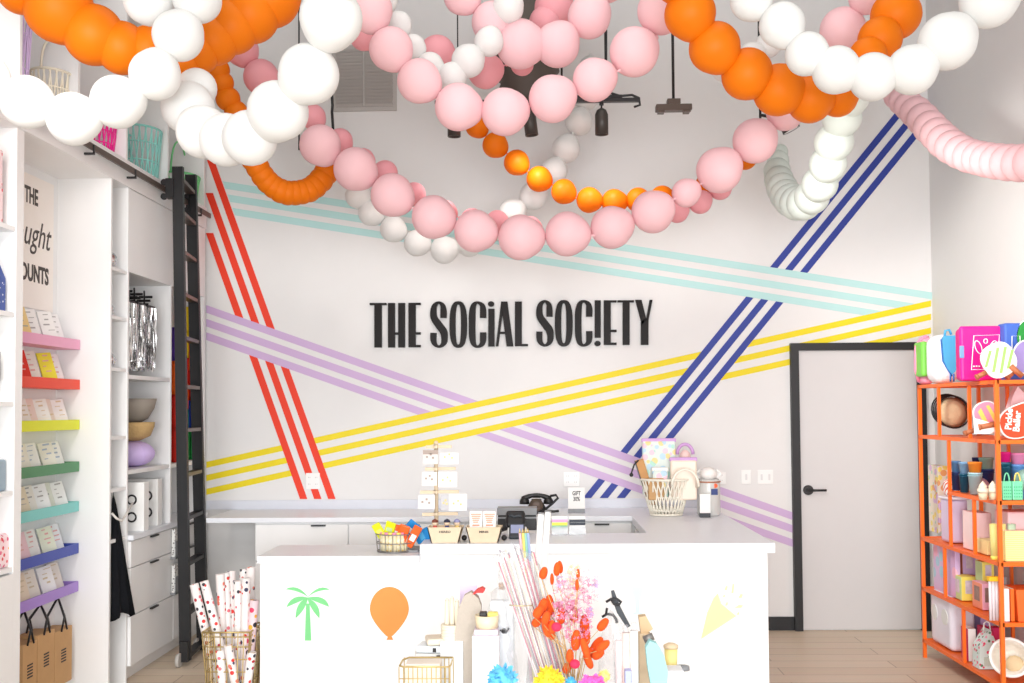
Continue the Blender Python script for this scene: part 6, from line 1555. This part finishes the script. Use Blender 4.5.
c = onY(649, 640, 4.42); solo(MB().cyl((c.x-.02, 4.44, zat(640, c.x, 4.44)), (c.x+.02, 4.44, zat(636, c.x, 4.44)), .015, n=14), 'tin_clip', c_('steel', (150, 148, 145), metal=.7), 'small silver tin at the front of the kraft box', 'tin')
Yk = 4.25; P_ = [onY(x, y, Yk) for x, y in ((652, 690), (667, 690), (668, 672), (664, 655), (657, 644), (650, 641), (646, 648), (648, 668))]
solo(MB().prism(P_, (0, .05, 0)), 'soap_bar_pouch', mat('pale_aqua_felt', (160, 216, 218), .8), 'pale aqua curved pouch right of the kraft box', 'pouch')
c = onY(671, 660, 4.5); o = thing('yellow_pot', 'yellow cup with a kraft lid at the right of the display table', 'cup', (c.x, 4.5, Zt0))
r = 6.5/S(4.5); z1 = zat(648, c.x, 4.5)
MB().lathe([(r*.7, 0), (r, z1-Zt0), (.001, z1-Zt0)], (c.x, 4.5, Zt0), 18).build('cup_body', mat('soft_yellow', (250, 232, 150), .5), o)
MB().lathe([(r*1.1, 0), (r*1.12, .012), (r*.6, .02), (.001, .022)], (c.x, 4.5, z1), 18).build('lid', mat('pale_kraft', (226, 204, 170), .7), o)
fbox(664, 684, 671, 4.3, .1, 'notepad', mat('pad_white', (240, 242, 246), .5), 'white pad with grey edge at the right front of the display table', 'pad')
c = onY(680, 669, 4.5); solo(MB().lathe([(.001, 0), (.03, .004), (.028, .02), (.001, .024)], (c.x, 4.42, zat(672, c.x, 4.4)), 16), 'round_tin', GREY, 'grey round tin on the white pad', 'tin')
# ------------------------------------------------------------------ light
w = bpy.data.worlds.new('world'); bpy.context.scene.world = w; w.use_nodes = True
w.node_tree.nodes['Background'].inputs[0].default_value = (.95, .97, 1, 1); w.node_tree.nodes['Background'].inputs[1].default_value = .8
def area(name, loc, target, sx, sy, pw, col=(1, 1, 1), spread=PI):
    l = bpy.data.lights.new(name, 'AREA'); l.shape = 'RECTANGLE'; l.size = sx; l.size_y = sy; l.energy = pw; l.color = col; l.spread = spread
    o = bpy.data.objects.new(name, l); COL.objects.link(o); o.location = loc
    o.rotation_euler = (Vector(target)-Vector(loc)).to_track_quat('-Z', 'Y').to_euler(); return o
area('shop_window_daylight', (0, YF+.02, 1.6), (0, 5, 1.5), 5.4, 2.6, 330, (.96, .98, 1), 2.4)
def spot(loc, tgt, pw, ang=60, col=(1, .96, .91), r=.05, bl=.9):
    l = bpy.data.lights.new('track_and_fill_spot', 'SPOT'); l.energy = pw; l.spot_size = math.radians(ang); l.spot_blend = bl; l.color = col; l.shadow_soft_size = r  # shared by the hanging track heads and the added fill spots
    o = bpy.data.objects.new('track_and_fill_spot', l); COL.objects.link(o); o.location = loc
    o.rotation_euler = (Vector(tgt)-Vector(loc)).to_track_quat('-Z', 'Y').to_euler()
zs = onY(540, 103, 6.5).z-.23
for px, tx_ in ((454, -.8), (528.5, .3), (601.5, .9)):
    p = onY(px, 130, 6.5); spot((p.x, 6.5, zs), (tx_, 7.9, 1.7), 17, 110)
# unseen fill spots, added to brighten casework, walls, rack, counter front and table
for x, y, z, t, pw, an in ((-1.9, 3.0, 3.2, (-2.6, 7.4, 1.5), 125, 66), (-.7, 3.0, 3.2, (-.9, 7.9, 1.3), 20, 62), (.8, 3.0, 3.2, (.8, 7.9, 1.3), 15, 62), (1.3, 2.6, 3.2, (3.0, 6.2, .9), 110, 50), (.9, 5.2, 2.9, (2.95, 6.6, 2.0), 190, 84),
                        (-1, 1.0, 3.2, (-.8, 5.6, .2), 125, 50), (1, 1.0, 3.2, (.9, 5.6, .2), 125, 50)):
    spot((x, y, z), t, pw, an, r=.25)
area('overhead_fill', (0, 3.6, ZC-.03), (0, 3.6, 0), 3.5, 4.5, 85, (1, .97, .93))  # unseen overhead fill, added to lift countertops, floor and upper wall
sc = bpy.context.scene
sc.view_settings.view_transform = 'Standard'; sc.view_settings.look = 'None'; sc.view_settings.gamma = 1; sc.view_settings.use_curve_mapping = False
sc.view_settings.exposure = -0.02
